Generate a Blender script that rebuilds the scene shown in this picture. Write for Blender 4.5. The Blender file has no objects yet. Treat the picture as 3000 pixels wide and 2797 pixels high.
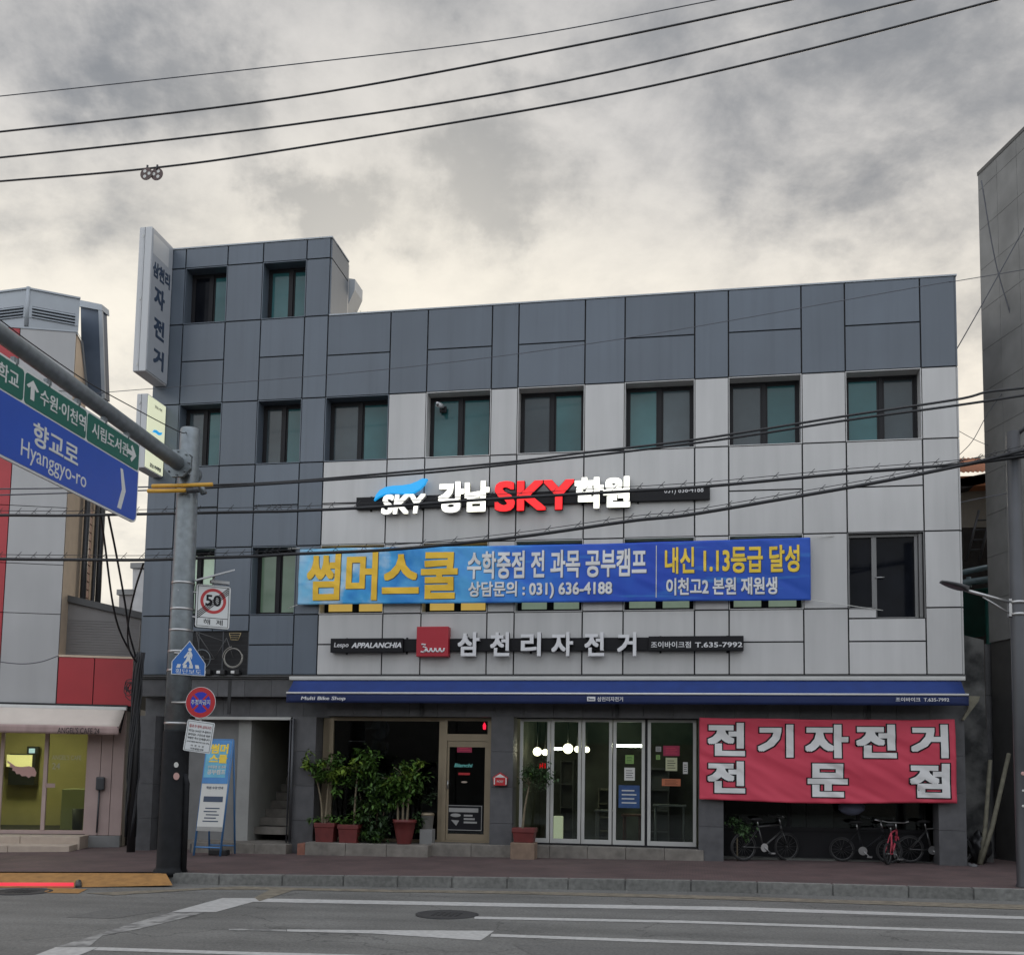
import bpy, bmesh, math, random
import numpy as np
from mathutils import Vector, Matrix, noise as mnoise
random.seed(7)
R = math.radians
sc = bpy.context.scene
col = sc.collection
# ------------------------------------------------------------------ camera
CP = (-0.17380148527, 0.08773505296, 0.01646912412)      # yaw, pitch, roll of the lens
FPX, CX, CY, HC = 2980.0, 1500.0, 2000.0, 1.58           # focal length and principal point in photo pixels, eye height
def _rot(yaw, pitch, roll):
    cy, sy, cp, sp, cr, sr = math.cos(yaw), math.sin(yaw), math.cos(pitch), math.sin(pitch), math.cos(roll), math.sin(roll)
    f = Vector((sy*cp, cy*cp, sp)); r = Vector((cy, -sy, 0)); u = r.cross(f)
    return cr*r+sr*u, -sr*r+cr*u, f
cr_, cu_, cf_ = _rot(*CP)
CAM = Vector((0, -20, HC))
cam = bpy.data.objects.new('camera', bpy.data.cameras.new('camera'))
col.objects.link(cam); sc.camera = cam
cam.matrix_world = Matrix(((cr_.x, cu_.x, -cf_.x, CAM.x), (cr_.y, cu_.y, -cf_.y, CAM.y), (cr_.z, cu_.z, -cf_.z, CAM.z), (0, 0, 0, 1)))
cam.data.sensor_fit = 'HORIZONTAL'; cam.data.sensor_width = 36
cam.data.lens = FPX/3000*36
cam.data.shift_y = (CY-1398.5)/3000
cam.data.clip_end = 3000
sc.render.resolution_x, sc.render.resolution_y = 1024, 954
# ------------------------------------------------------------------ sky and light
SUN_EL, SUN_AZ = R(14), R(12)          # low behind the building, a little to the right
w = bpy.data.worlds.new('World'); sc.world = w; w.use_nodes = True
nt = w.node_tree; N = nt.nodes; L = nt.links; N.clear()
def nd(t, **k):
    n = N.new(t)
    for a, b in k.items(): setattr(n, a, b)
    return n
def val(sock, v):
    if hasattr(v, 'is_linked') or hasattr(v, 'links'): L.new(v, sock)
    else: sock.default_value = v
def math_(op, a, b=0.0, clamp=False):
    n = nd('ShaderNodeMath', operation=op, use_clamp=clamp); val(n.inputs[0], a); val(n.inputs[1], b); return n.outputs[0]
def maprange(v, a, b, c, d, smooth=True):
    n = nd('ShaderNodeMapRange'); n.interpolation_type = 'SMOOTHSTEP' if smooth else 'LINEAR'
    val(n.inputs['Value'], v)
    for s, x in zip(('From Min', 'From Max', 'To Min', 'To Max'), (a, b, c, d)): n.inputs[s].default_value = x
    return n.outputs['Result']
def mixc(f, a, b):
    n = nd('ShaderNodeMix', data_type='RGBA'); val(n.inputs[0], f); val(n.inputs[6], a); val(n.inputs[7], b); return n.outputs[2]
tc = nd('ShaderNodeTexCoord'); D = tc.outputs['Generated']
sp = nd('ShaderNodeSeparateXYZ'); L.new(D, sp.inputs[0])
X_, Y_, Z_ = sp.outputs
den = math_('ADD', math_('MAXIMUM', Z_, 0.0), 0.32)
cmb = nd('ShaderNodeCombineXYZ'); L.new(math_('DIVIDE', X_, den), cmb.inputs[0]); L.new(math_('DIVIDE', Y_, den), cmb.inputs[1])
def wnoise(scale, detail, rough, dist, off):
    mp = nd('ShaderNodeMapping'); mp.inputs['Location'].default_value = off; mp.inputs['Rotation'].default_value = (0, 0, R(-28)); mp.inputs['Scale'].default_value = (1.0, 1.12, 1)
    L.new(cmb.outputs[0], mp.inputs[0])
    n = nd('ShaderNodeTexNoise'); L.new(mp.outputs[0], n.inputs['Vector'])
    n.inputs['Scale'].default_value = scale; n.inputs['Detail'].default_value = detail; n.inputs['Roughness'].default_value = rough; n.inputs['Distortion'].default_value = dist
    return n
n1 = wnoise(2.7, 9, .60, .25, (6.3, 2.9, 0)); n2 = wnoise(7.5, 8, .62, .2, (9.2, 4.4, 0))
wn = nd('ShaderNodeTexNoise'); L.new(D, wn.inputs['Vector']); wn.inputs['Scale'].default_value = 8; wn.inputs['Detail'].default_value = 6; wn.inputs['Roughness'].default_value = .6
wv = nd('ShaderNodeVectorMath', operation='MULTIPLY_ADD'); L.new(wn.outputs['Color'], wv.inputs[0]); wv.inputs[1].default_value = (.30, .30, .30); L.new(D, wv.inputs[2])
wo = nd('ShaderNodeVectorMath', operation='SUBTRACT'); L.new(wv.outputs[0], wo.inputs[0]); wo.inputs[1].default_value = (.15, .15, .15)
def pxdir(px, py):
    return (cf_ + cr_*((px-CX)/FPX) - cu_*((py-CY)/FPX)).normalized()
lump = None
for px, py, rad, amt in ((960, 570, .075, .42), (1040, 600, .06, .3), (830, 560, .07, .22), (1420, 520, .085, .34), (1580, 420, .10, .2), (1300, 470, .07, .14), (640, 170, .12, .32), (760, 240, .08, .2), (180, 60, .10, .2), (330, 200, .08, .16), (250, 620, .10, .18), (2850, 250, .26, .30), (2250, 30, .22, .20), (1250, 60, .10, .16), (1750, 330, .12, .16), (2500, 650, .10, .12), (1200, 690, .05, .16)):
    c = pxdir(px, py)
    dn = nd('ShaderNodeVectorMath', operation='DISTANCE'); L.new(wo.outputs[0], dn.inputs[0]); dn.inputs[1].default_value = c
    g = maprange(dn.outputs['Value'], 0.0, rad, amt, 0.0)
    lump = g if lump is None else math_('ADD', lump, g)
v = math_('ADD', math_('MULTIPLY', n1.outputs['Fac'], .85), math_('MULTIPLY', n2.outputs['Fac'], .42))
lump = math_('MULTIPLY', lump, math_('ADD', .05, math_('MULTIPLY', n2.outputs['Fac'], 1.35)))
v = math_('ADD', v, lump)
dark = maprange(v, .49, 1.02, 0.0, 1.0, True)
hz = maprange(Z_, .36, .56, 0.0, 1.0)                     # warm brightness low in the sky
glow_c = pxdir(1150, 1050)
dg = nd('ShaderNodeVectorMath', operation='DISTANCE'); L.new(D, dg.inputs[0]); dg.inputs[1].default_value = glow_c
glow = maprange(dg.outputs['Value'], 0.0, .62, 1.0, 0.0)
base = mixc(hz, (9.0, 8.5, 7.6, 1), (7.0, 6.8, 6.6, 1))
base = mixc(math_('MULTIPLY', glow, math_('SUBTRACT', 1.0, hz)), base, (10.8, 10.1, 8.8, 1))
cl = mixc(dark, base, (2.75, 2.88, 3.1, 1))
cl = mixc(maprange(dg.outputs['Value'], .03, .34, .55, 0.0), cl, (10.2, 9.5, 8.2, 1))
# sky behind the camera and overhead, out of view, boosted and cooled to light the facade
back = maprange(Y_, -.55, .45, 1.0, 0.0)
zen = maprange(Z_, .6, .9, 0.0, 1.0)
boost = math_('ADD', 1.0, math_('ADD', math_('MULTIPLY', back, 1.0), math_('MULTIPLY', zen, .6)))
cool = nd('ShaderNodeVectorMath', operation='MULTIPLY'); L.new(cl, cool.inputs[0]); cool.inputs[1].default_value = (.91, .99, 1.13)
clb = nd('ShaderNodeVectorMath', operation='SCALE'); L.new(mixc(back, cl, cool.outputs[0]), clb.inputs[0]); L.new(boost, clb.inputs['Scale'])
sky = nd('ShaderNodeTexSky'); sky.sky_type = 'NISHITA'; sky.sun_disc = False
sky.sun_elevation = SUN_EL; sky.sun_rotation = SUN_AZ; sky.air_density = 1.2; sky.dust_density = 2.0
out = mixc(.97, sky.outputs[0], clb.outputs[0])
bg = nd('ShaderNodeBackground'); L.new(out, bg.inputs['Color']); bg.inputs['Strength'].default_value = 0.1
wout = nd('ShaderNodeOutputWorld'); L.new(bg.outputs[0], wout.inputs[0])
sl = bpy.data.lights.new('sun', 'SUN'); sl.energy = 0.9; sl.angle = R(14); sl.color = (1, .86, .68)
so = bpy.data.objects.new('sun', sl); col.objects.link(so)
sd = Vector((math.sin(SUN_AZ)*math.cos(SUN_EL), math.cos(SUN_AZ)*math.cos(SUN_EL), math.sin(SUN_EL)))
so.rotation_euler = sd.to_track_quat('Z', 'Y').to_euler(); so.location = sd*60
vs = sc.view_settings; vs.view_transform = 'Standard'; vs.look = 'None'; vs.exposure = 0; vs.gamma = 1
sc.cycles.use_denoising = True
sc.cycles.max_bounces = 8; sc.cycles.transparent_max_bounces = 12
# ------------------------------------------------------------------ pixel -> place helpers
SL = 0.012                                                # the street falls gently to the left
def ray(px, py): return cf_ + cr_*((px-CX)/FPX) - cu_*((py-CY)/FPX)
def at(px, py, Y):
    d = ray(px, py); return CAM + d*((Y-CAM.y)/d.y)
def atx(px, py, X):
    d = ray(px, py); return CAM + d*((X-CAM.x)/d.x)
def gz(x): return SL*(x-3)
def gnd(px, py, dz=0.0):
    d = ray(px, py); return CAM + d*((-3*SL+dz-HC)/(d.z-SL*d.x))
def plane_hit(px, py, org, ang):                          # vertical plane through org, its x axis at heading ang -> (s, z)
    ex = Vector((math.cos(ang), math.sin(ang), 0)); n = Vector((-math.sin(ang), math.cos(ang), 0)); o = Vector(org)
    d = ray(px, py); t = (o-CAM).dot(n)/d.dot(n); p = CAM+d*t
    return (p-o).dot(ex), p.z-o.z
# ------------------------------------------------------------------ materials
def mat(name, c, rough=.6, metal=0.0, var=0.0, vscale=3.0, streak=False, island=0.0, bump=0.0, bscale=40.0, emit=None, estr=1.0, spec=.5, c2=None, stain=0.0, orand=0.0, drip=0.0):
    m = bpy.data.materials.new(name); m.use_nodes = True
    t = m.node_tree; b = t.nodes['Principled BSDF']; lk = t.links
    b.inputs['Base Color'].default_value = (*c, 1); b.inputs['Roughness'].default_value = rough; b.inputs['Metallic'].default_value = metal
    b.inputs['Specular IOR Level'].default_value = spec
    tcn = t.nodes.new('ShaderNodeNewGeometry')
    cur = None
    def noise(scale, detail=5, vec=None):
        n = t.nodes.new('ShaderNodeTexNoise'); n.inputs['Scale'].default_value = scale; n.inputs['Detail'].default_value = detail
        lk.new(vec if vec is not None else tcn.outputs['Position'], n.inputs['Vector']); return n.outputs['Fac']
    def mulcol(prev, fac_sock, lo, hi):
        mr = t.nodes.new('ShaderNodeMapRange'); mr.inputs['From Min'].default_value = .25; mr.inputs['From Max'].default_value = .75
        mr.inputs['To Min'].default_value = lo; mr.inputs['To Max'].default_value = hi; lk.new(fac_sock, mr.inputs['Value'])
        s = t.nodes.new('ShaderNodeVectorMath'); s.operation = 'SCALE'; lk.new(mr.outputs[0], s.inputs['Scale'])
        if prev is None: s.inputs[0].default_value = c
        else: lk.new(prev, s.inputs[0])
        return s.outputs[0]
    if c2 is not None:
        mx = t.nodes.new('ShaderNodeMix'); mx.data_type = 'RGBA'
        mr = t.nodes.new('ShaderNodeMapRange'); mr.inputs['From Min'].default_value = .4; mr.inputs['From Max'].default_value = .6
        lk.new(noise(vscale*1.3), mr.inputs['Value']); lk.new(mr.outputs[0], mx.inputs[0])
        mx.inputs[6].default_value = (*c, 1); mx.inputs[7].default_value = (*c2, 1); cur = mx.outputs[2]
    if var:
        vec = None
        if streak:
            mp = t.nodes.new('ShaderNodeMapping'); mp.inputs['Scale'].default_value = (1, 1, .12); lk.new(tcn.outputs['Position'], mp.inputs[0]); vec = mp.outputs[0]
        cur = mulcol(cur, noise(vscale, 6, vec), 1-var, 1+var)
    if stain: cur = mulcol(cur, noise(.7, 3), 1-stain, 1+stain)
    if island:
        s = t.nodes.new('ShaderNodeMath'); s.operation = 'MULTIPLY_ADD'; lk.new(tcn.outputs['Random Per Island'], s.inputs[0]); s.inputs[1].default_value = .5; s.inputs[2].default_value = .25
        cur = mulcol(cur, s.outputs[0], 1-island, 1+island)
    if orand:
        oi = t.nodes.new('ShaderNodeObjectInfo'); s = t.nodes.new('ShaderNodeMath'); s.operation = 'MULTIPLY_ADD'; lk.new(oi.outputs['Random'], s.inputs[0]); s.inputs[1].default_value = .5; s.inputs[2].default_value = .25
        cur = mulcol(cur, s.outputs[0], 1-orand, 1+orand)
    if drip:
        mp = t.nodes.new('ShaderNodeMapping'); mp.inputs['Scale'].default_value = (5.5, 5.5, .16); lk.new(tcn.outputs['Position'], mp.inputs[0])
        n = noise(1.6, 7, mp.outputs[0]); mr = t.nodes.new('ShaderNodeMapRange'); mr.inputs['From Min'].default_value = .52; mr.inputs['From Max'].default_value = .78; mr.inputs['To Min'].default_value = .5; mr.inputs['To Max'].default_value = .75
        lk.new(n, mr.inputs['Value']); mr2 = t.nodes.new('ShaderNodeMath'); mr2.operation = 'SUBTRACT'; mr2.inputs[0].default_value = 1.0; lk.new(mr.outputs[0], mr2.inputs[1])
        cur = mulcol(cur, mr2.outputs[0], 1-drip, 1.0)
    if cur is not None: lk.new(cur, b.inputs['Base Color'])
    if bump:
        bn = t.nodes.new('ShaderNodeBump'); bn.inputs['Strength'].default_value = bump; bn.inputs['Distance'].default_value = .02
        lk.new(noise(bscale, 6), bn.inputs['Height']); lk.new(bn.outputs[0], b.inputs['Normal'])
    if emit is not None:
        b.inputs['Emission Color'].default_value = (*emit, 1); b.inputs['Emission Strength'].default_value = estr
    return m
def glass(name, tint=(.75, .8, .8), rough=.02, amount=1.0):
    m = bpy.data.materials.new(name); m.use_nodes = True; t = m.node_tree; t.nodes.clear()
    tr = t.nodes.new('ShaderNodeBsdfTransparent'); tr.inputs[0].default_value = (*tint, 1)
    gl = t.nodes.new('ShaderNodeBsdfGlossy'); gl.inputs['Roughness'].default_value = rough; gl.inputs['Color'].default_value = (.9, .95, .95, 1)
    fr = t.nodes.new('ShaderNodeFresnel'); fr.inputs['IOR'].default_value = 1.5
    k = t.nodes.new('ShaderNodeMath'); k.operation = 'MULTIPLY'; k.inputs[1].default_value = amount; t.links.new(fr.outputs[0], k.inputs[0])
    mx = t.nodes.new('ShaderNodeMixShader'); t.links.new(k.outputs[0], mx.inputs[0]); t.links.new(tr.outputs[0], mx.inputs[1]); t.links.new(gl.outputs[0], mx.inputs[2])
    o = t.nodes.new('ShaderNodeOutputMaterial'); t.links.new(mx.outputs[0], o.inputs[0])
    return m
M = {}
M['white_panel'] = mat('white_panel', (.47, .467, .46), .42, var=.08, vscale=3.2, streak=True, island=.06, bump=.03, bscale=5, stain=.05, drip=.09)
M['dark_panel'] = mat('dark_panel', (.100, .124, .155), .33, var=.09, vscale=2.0, streak=True, island=.09, bump=.03, bscale=5, stain=.07, drip=.22)
M['joint'] = mat('joint', (.012, .012, .013), .8)
M['ledge'] = mat('ledge', (.06, .06, .06), .5, var=.2)
M['frame_dark'] = mat('frame_dark', (.014, .014, .016), .5, spec=.2)
M['frame_alu'] = mat('frame_alu', (.46, .46, .44), .4, metal=.2, var=.08)
M['frame_bronze'] = mat('frame_bronze', (.27, .22, .15), .4, metal=.35, var=.1)
M['pane_teal'] = mat('pane_teal', (.03, .105, .112), .08, var=.3, vscale=.9, stain=.25, orand=.25, spec=.42)
M['pane_grey'] = mat('pane_grey', (.045, .062, .07), .09, var=.35, vscale=.9, stain=.3, orand=.3, spec=.42)
M['pane_dark'] = mat('pane_dark', (.006, .007, .010), .05, spec=.07, var=.3)
M['pane_warm'] = mat('pane_warm', (.3, .25, .1), .2, var=.3, vscale=2.5, emit=(1.0, .66, .16), estr=.42)
M['pane_dim'] = mat('pane_dim', (.05, .085, .06), .12, var=.4, vscale=1.6, emit=(.5, .75, .5), estr=.06)
M['pane_pale'] = mat('pane_pale', (.3, .4, .32), .2, var=.3, vscale=2.5, emit=(.62, .8, .58), estr=.2)
M['stone'] = mat('stone', (.074, .074, .078), .55, var=.22, vscale=5, island=.12, bump=.05, bscale=60, stain=.18)
M['stone_light'] = mat('stone_light', (.17, .155, .135), .7, var=.3, vscale=6, bump=.12, bscale=50, stain=.2)
M['plaster_grey'] = mat('plaster_grey', (.2, .2, .195), .8, var=.1, vscale=3)
M['plaster_pale'] = mat('plaster_pale', (.3, .3, .285), .8, var=.1, vscale=3)
M['plaster_olive'] = mat('plaster_olive', (.2, .19, .1), .8, var=.1, vscale=3)
M['black'] = mat('black', (.012, .012, .013), .5)
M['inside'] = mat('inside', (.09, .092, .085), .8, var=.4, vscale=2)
M['concrete'] = mat('concrete', (.21, .21, .205), .85, var=.22, vscale=1.6, bump=.06, bscale=30, stain=.12)
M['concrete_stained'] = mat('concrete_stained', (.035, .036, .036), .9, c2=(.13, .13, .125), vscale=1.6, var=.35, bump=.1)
M['galv'] = mat('galv', (.19, .215, .23), .45, metal=.55, var=.2, vscale=9, stain=.1)
M['pole_wrap'] = mat('pole_wrap', (.013, .014, .016), .7, spec=.2, var=.25, vscale=6)
M['pole_dark'] = mat('pole_dark', (.055, .057, .062), .45, metal=.2, var=.1)
M['white_paint'] = mat('white_paint', (.62, .62, .60), .5, var=.05)
M['white_letter'] = mat('white_letter', (.62, .62, .63), .45)
M['lit_white'] = mat('lit_white', (.8, .8, .75), .4, emit=(1.0, .98, .86), estr=1.15)
M['lit_red'] = mat('lit_red', (.7, .01, .01), .4, emit=(1.0, .01, .015), estr=.85)
M['lit_cyan'] = mat('lit_cyan', (.02, .25, .5), .4, emit=(.005, .33, .75), estr=.75)
M['lit_panel'] = mat('lit_panel', (.6, .6, .5), .5, emit=(.95, 1.0, .66), estr=.5)
M['lightbox'] = mat('lightbox', (.48, .49, .5), .45, var=.06, vscale=2, streak=True)
M['lightbox_face'] = mat('lightbox_face', (.33, .35, .38), .4, var=.05)
M['navy_text'] = mat('navy_text', (.03, .05, .09), .5)
M['sign_blue'] = mat('sign_blue', (.018, .075, .42), .4, var=.06, vscale=1.5)
M['sign_green'] = mat('sign_green', (.008, .115, .085), .4, var=.06, vscale=1.5)
M['sign_white'] = mat('sign_white', (.6, .62, .62), .4)
M['sign_red'] = mat('sign_red', (.42, .02, .025), .4)
M['sign_royal'] = mat('sign_royal', (.02, .03, .38), .4)
M['sign_cross'] = mat('sign_cross', (.012, .12, .42), .4)
M['bar_black'] = mat('bar_black', (.010, .010, .012), .5, spec=.2)
M['bike_red'] = mat('bike_red', (.36, .012, .025), .45)
M['awning_blue'] = mat('awning_blue', (.005, .028, .155), .75, var=.12, vscale=4, bump=.03)
M['awning_navy'] = mat('awning_navy', (.005, .015, .075), .75, var=.12, vscale=4, bump=.03)
M['awning_cream'] = mat('awning_cream', (.56, .50, .44), .8, var=.06, vscale=3)
M['awning_pink'] = mat('awning_pink', (.36, .26, .24), .8, var=.2, vscale=6, streak=True)
M['banner_red'] = mat('banner_red', (.56, .05, .088), .7, var=.06, vscale=1.2, bump=.02, bscale=400)
M['gold'] = mat('gold', (.76, .47, .03), .6, var=.06)
M['yellow_text'] = mat('yellow_text', (.78, .55, .05), .6)
M['panel_cafe'] = mat('panel_cafe', (.37, .37, .37), .5, var=.07, vscale=2, streak=True, island=.04, stain=.06)
M['red_panel'] = mat('red_panel', (.36, .028, .035), .42, var=.08, vscale=2, island=.05)
M['orange_reflection'] = mat('orange_reflection', (.6, .12, .02), .42, var=.1, vscale=2)  # orange reflected light put into the panel colour
M['louvre'] = mat('louvre', (.34, .37, .40), .5, var=.05)
M['grey_box'] = mat('grey_box', (.075, .1, .14), .55, var=.08)
M['beige_wall'] = mat('beige_wall', (.55, .44, .33), .8, var=.08, vscale=4)
M['siding'] = mat('siding', (.19, .18, .175), .6, var=.08, vscale=2)
M['cafe_trim'] = mat('cafe_trim', (.40, .30, .275), .6, var=.08, vscale=3)
M['cafe_step'] = mat('cafe_step', (.42, .345, .28), .75, var=.12, vscale=5, bump=.04)
M['cafe_in'] = mat('cafe_in', (.42, .35, .17), .8, var=.15, vscale=2)
M['pink'] = mat('pink', (.5, .3, .27), .6)
M['asphalt_patch'] = mat('asphalt_patch', (.03, .03, .031), .8, var=.25, vscale=40, bump=.2)
M['kerb'] = mat('kerb', (.155, .155, .145), .85, var=.3, vscale=14, island=.1, bump=.2, bscale=60, stain=.15)
M['tactile'] = mat('tactile', (.30, .155, .045), .8, var=.25, vscale=8, bump=.15, bscale=25)
M['worn_yellow'] = mat('worn_yellow', (.165, .145, .11), .85, var=.4, vscale=7)
M['paint'] = mat('paint', (.40, .40, .39), .7, var=.2, vscale=14, stain=.08, bump=.06)
M['paint_worn'] = mat('paint_worn', (.13, .13, .127), .8, c2=(.28, .28, .27), vscale=5, var=.3)
M['led_red'] = mat('led_red', (.4, .02, .04), .4, emit=(1, .02, .06), estr=.6)
M['cable'] = mat('cable', (.016, .017, .02), .55)
M['cable_grey'] = mat('cable_grey', (.07, .075, .09), .55)
M['yellow_tube'] = mat('yellow_tube', (.62, .34, .04), .5, var=.1)
M['terracotta'] = mat('terracotta', (.12, .02, .018), .55, var=.2, vscale=8, stain=.15)
M['planter_tan'] = mat('planter_tan', (.2, .14, .1), .8, var=.2, vscale=8, bump=.1)
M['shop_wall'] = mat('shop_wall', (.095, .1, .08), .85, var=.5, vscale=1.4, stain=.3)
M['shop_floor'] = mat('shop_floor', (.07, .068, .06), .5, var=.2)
M['banner_white'] = mat('banner_white', (.66, .66, .65), .7)
M['frame_mid'] = mat('frame_mid', (.15, .15, .15), .4, metal=.4, var=.1)
M['poster_navy'] = mat('poster_navy', (.02, .06, .17), .6, var=.3, vscale=14)
M['asphalt_repair'] = mat('asphalt_repair', (.112, .112, .107), .85, var=.3, vscale=30, bump=.4, bscale=60)
M['slat_grey'] = mat('slat_grey', (.05, .054, .062), .6, var=.15)
M['rod_silver'] = mat('rod_silver', (.30, .29, .26), .4, metal=.3)
M['basket_gold'] = mat('basket_gold', (.32, .25, .12), .5)
M['soil'] = mat('soil', (.03, .022, .016), .95)
M['bark'] = mat('bark', (.16, .13, .085), .85, var=.3, vscale=20)
M['leaf'] = mat('leaf', (.05, .105, .018), .5, island=.5, spec=.3)
M['leaf_yellow'] = mat('leaf_yellow', (.13, .2, .028), .5, island=.5, spec=.3)
M['leaf_dark'] = mat('leaf_dark', (.032, .062, .022), .5, island=.5, spec=.3)
M['wood_red'] = mat('wood_red', (.22, .09, .06), .7, var=.25, vscale=9)
M['beam_wood'] = mat('beam_wood', (.16, .15, .11), .8, var=.3, vscale=9)
M['bucket'] = mat('bucket', (.32, .32, .3), .5, var=.1)
M['paper'] = mat('paper', (.55, .55, .52), .7)
M['paper_yellow'] = mat('paper_yellow', (.42, .43, .27), .7)
M['paper_green'] = mat('paper_green', (.2, .35, .1), .7)
M['paper_orange'] = mat('paper_orange', (.4, .13, .06), .7)
M['magenta'] = mat('magenta', (.30, .012, .055), .5)
M['teal_text'] = mat('teal_text', (.12, .42, .38), .5)
M['board_blue'] = mat('board_blue', (.05, .2, .45), .5, var=.15, vscale=3)
M['board_sky'] = mat('board_sky', (.12, .38, .52), .5, var=.25, vscale=4)
M['frame_blue'] = mat('frame_blue', (.06, .17, .36), .4)
M['globe'] = mat('globe', (.8, .8, .7), .4, emit=(1, .9, .6), estr=7.0)
M['tube_light'] = mat('tube_light', (.8, .8, .7), .4, emit=(.95, 1.0, .72), estr=30.0)
M['cafe_lamp'] = mat('cafe_lamp', (.8, .8, .7), .4, emit=(.95, 1.0, .72), estr=40.0)
M['exit_red'] = mat('exit_red', (.5, .01, .02), .4, emit=(1, .01, .05), estr=1.2)
M['screen_cream'] = mat('screen_cream', (.6, .55, .3), .5, emit=(1, .9, .45), estr=.7)
M['screen_blue'] = mat('screen_blue', (.3, .45, .6), .5, emit=(.5, .7, 1), estr=.8)
M['roof_orange'] = mat('roof_orange', (.42, .16, .07), .7, var=.15, vscale=6)
M['wall_beige'] = mat('wall_beige', (.33, .30, .26), .85, var=.1)
M['brick_dark'] = mat('brick_dark', (.035, .03, .028), .85, var=.3, vscale=8)
M['canopy_green'] = mat('canopy_green', (.012, .10, .085), .5, var=.2)
M['steel_blue'] = mat('steel_blue', (.18, .25, .28), .5)
M['chrome'] = mat('chrome', (.42, .42, .42), .3, metal=.8)
M['tyre'] = mat('tyre', (.015, .015, .016), .8)
M['bike_silver'] = mat('bike_silver', (.085, .085, .085), .35, metal=.5)
M['bike_pink'] = mat('bike_pink', (.45, .05, .08), .45)
M['fabric_blue'] = mat('fabric_blue', (.12, .14, .2), .8)
M['warn_orange'] = mat('warn_orange', (.07, .04, .035), .5)
M['far_wall'] = mat('far_wall', (.4, .4, .4), .8, var=.1)
M['window_glass'] = glass('window_glass', (.72, .76, .75), .015, 1.0)
M['shop_glass'] = glass('shop_glass', (.55, .58, .58), .01, 1.0)
M['cafe_glass'] = glass('cafe_glass', (.8, .82, .7), .02, .8)
def asphalt():
    m = mat('asphalt', (.128, .128, .121), .82, var=.34, vscale=34, bump=.4, bscale=60, stain=.2)
    t = m.node_tree; b = t.nodes['Principled BSDF']; lk = t.links
    g = t.nodes.new('ShaderNodeNewGeometry')
    prev = b.inputs['Base Color'].links[0].from_socket
    mp = t.nodes.new('ShaderNodeMapping'); mp.inputs['Scale'].default_value = (.16, 1.1, 1); lk.new(g.outputs['Position'], mp.inputs[0])
    n = t.nodes.new('ShaderNodeTexNoise'); n.inputs['Scale'].default_value = 1.6; n.inputs['Detail'].default_value = 6; lk.new(mp.outputs[0], n.inputs['Vector'])
    mr = t.nodes.new('ShaderNodeMapRange'); mr.inputs['From Min'].default_value = .3; mr.inputs['From Max'].default_value = .7; mr.inputs['To Min'].default_value = .74; mr.inputs['To Max'].default_value = 1.18
    lk.new(n.outputs['Fac'], mr.inputs['Value'])
    s = t.nodes.new('ShaderNodeVectorMath'); s.operation = 'SCALE'; lk.new(prev, s.inputs[0]); lk.new(mr.outputs[0], s.inputs['Scale'])
    # thin cracks
    vo = t.nodes.new('ShaderNodeTexVoronoi'); vo.feature = 'DISTANCE_TO_EDGE'; vo.inputs['Scale'].default_value = .33
    wn_ = t.nodes.new('ShaderNodeTexNoise'); wn_.inputs['Scale'].default_value = 1.5; wn_.inputs['Detail'].default_value = 5; lk.new(g.outputs['Position'], wn_.inputs['Vector'])
    ad = t.nodes.new('ShaderNodeVectorMath'); ad.operation = 'MULTIPLY_ADD'; lk.new(wn_.outputs['Color'], ad.inputs[0]); ad.inputs[1].default_value = (1.2, 1.2, 0); lk.new(g.outputs['Position'], ad.inputs[2])
    lk.new(ad.outputs[0], vo.inputs['Vector'])
    m2 = t.nodes.new('ShaderNodeMapRange'); m2.inputs['From Min'].default_value = 0; m2.inputs['From Max'].default_value = .006; m2.inputs['To Min'].default_value = .55; m2.inputs['To Max'].default_value = 1
    lk.new(vo.outputs['Distance'], m2.inputs['Value'])
    s2 = t.nodes.new('ShaderNodeVectorMath'); s2.operation = 'SCALE'; lk.new(s.outputs[0], s2.inputs[0]); lk.new(m2.outputs[0], s2.inputs['Scale'])
    lk.new(s2.outputs[0], b.inputs['Base Color'])
    return m
M['asphalt'] = asphalt()
def pavers():
    m = mat('pavers', (.085, .056, .054), .85, bump=.12, bscale=80)
    t = m.node_tree; b = t.nodes['Principled BSDF']; lk = t.links
    g = t.nodes.new('ShaderNodeNewGeometry')
    br = t.nodes.new('ShaderNodeTexBrick'); lk.new(g.outputs['Position'], br.inputs['Vector'])
    br.inputs['Color1'].default_value = (.098, .06, .057, 1); br.inputs['Color2'].default_value = (.074, .05, .05, 1); br.inputs['Mortar'].default_value = (.045, .036, .034, 1)
    br.inputs['Scale'].default_value = 5; br.inputs['Mortar Size'].default_value = .018
    n = t.nodes.new('ShaderNodeTexNoise'); n.inputs['Scale'].default_value = 1.3; n.inputs['Detail'].default_value = 6; lk.new(g.outputs['Position'], n.inputs['Vector'])
    mr = t.nodes.new('ShaderNodeMapRange'); mr.inputs['From Min'].default_value = .3; mr.inputs['From Max'].default_value = .7; mr.inputs['To Min'].default_value = .75; mr.inputs['To Max'].default_value = 1.25
    lk.new(n.outputs['Fac'], mr.inputs['Value'])
    s = t.nodes.new('ShaderNodeVectorMath'); s.operation = 'SCALE'; lk.new(br.outputs['Color'], s.inputs[0]); lk.new(mr.outputs[0], s.inputs['Scale'])
    lk.new(s.outputs[0], b.inputs['Base Color'])
    return m
M['pavers'] = pavers()
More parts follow.
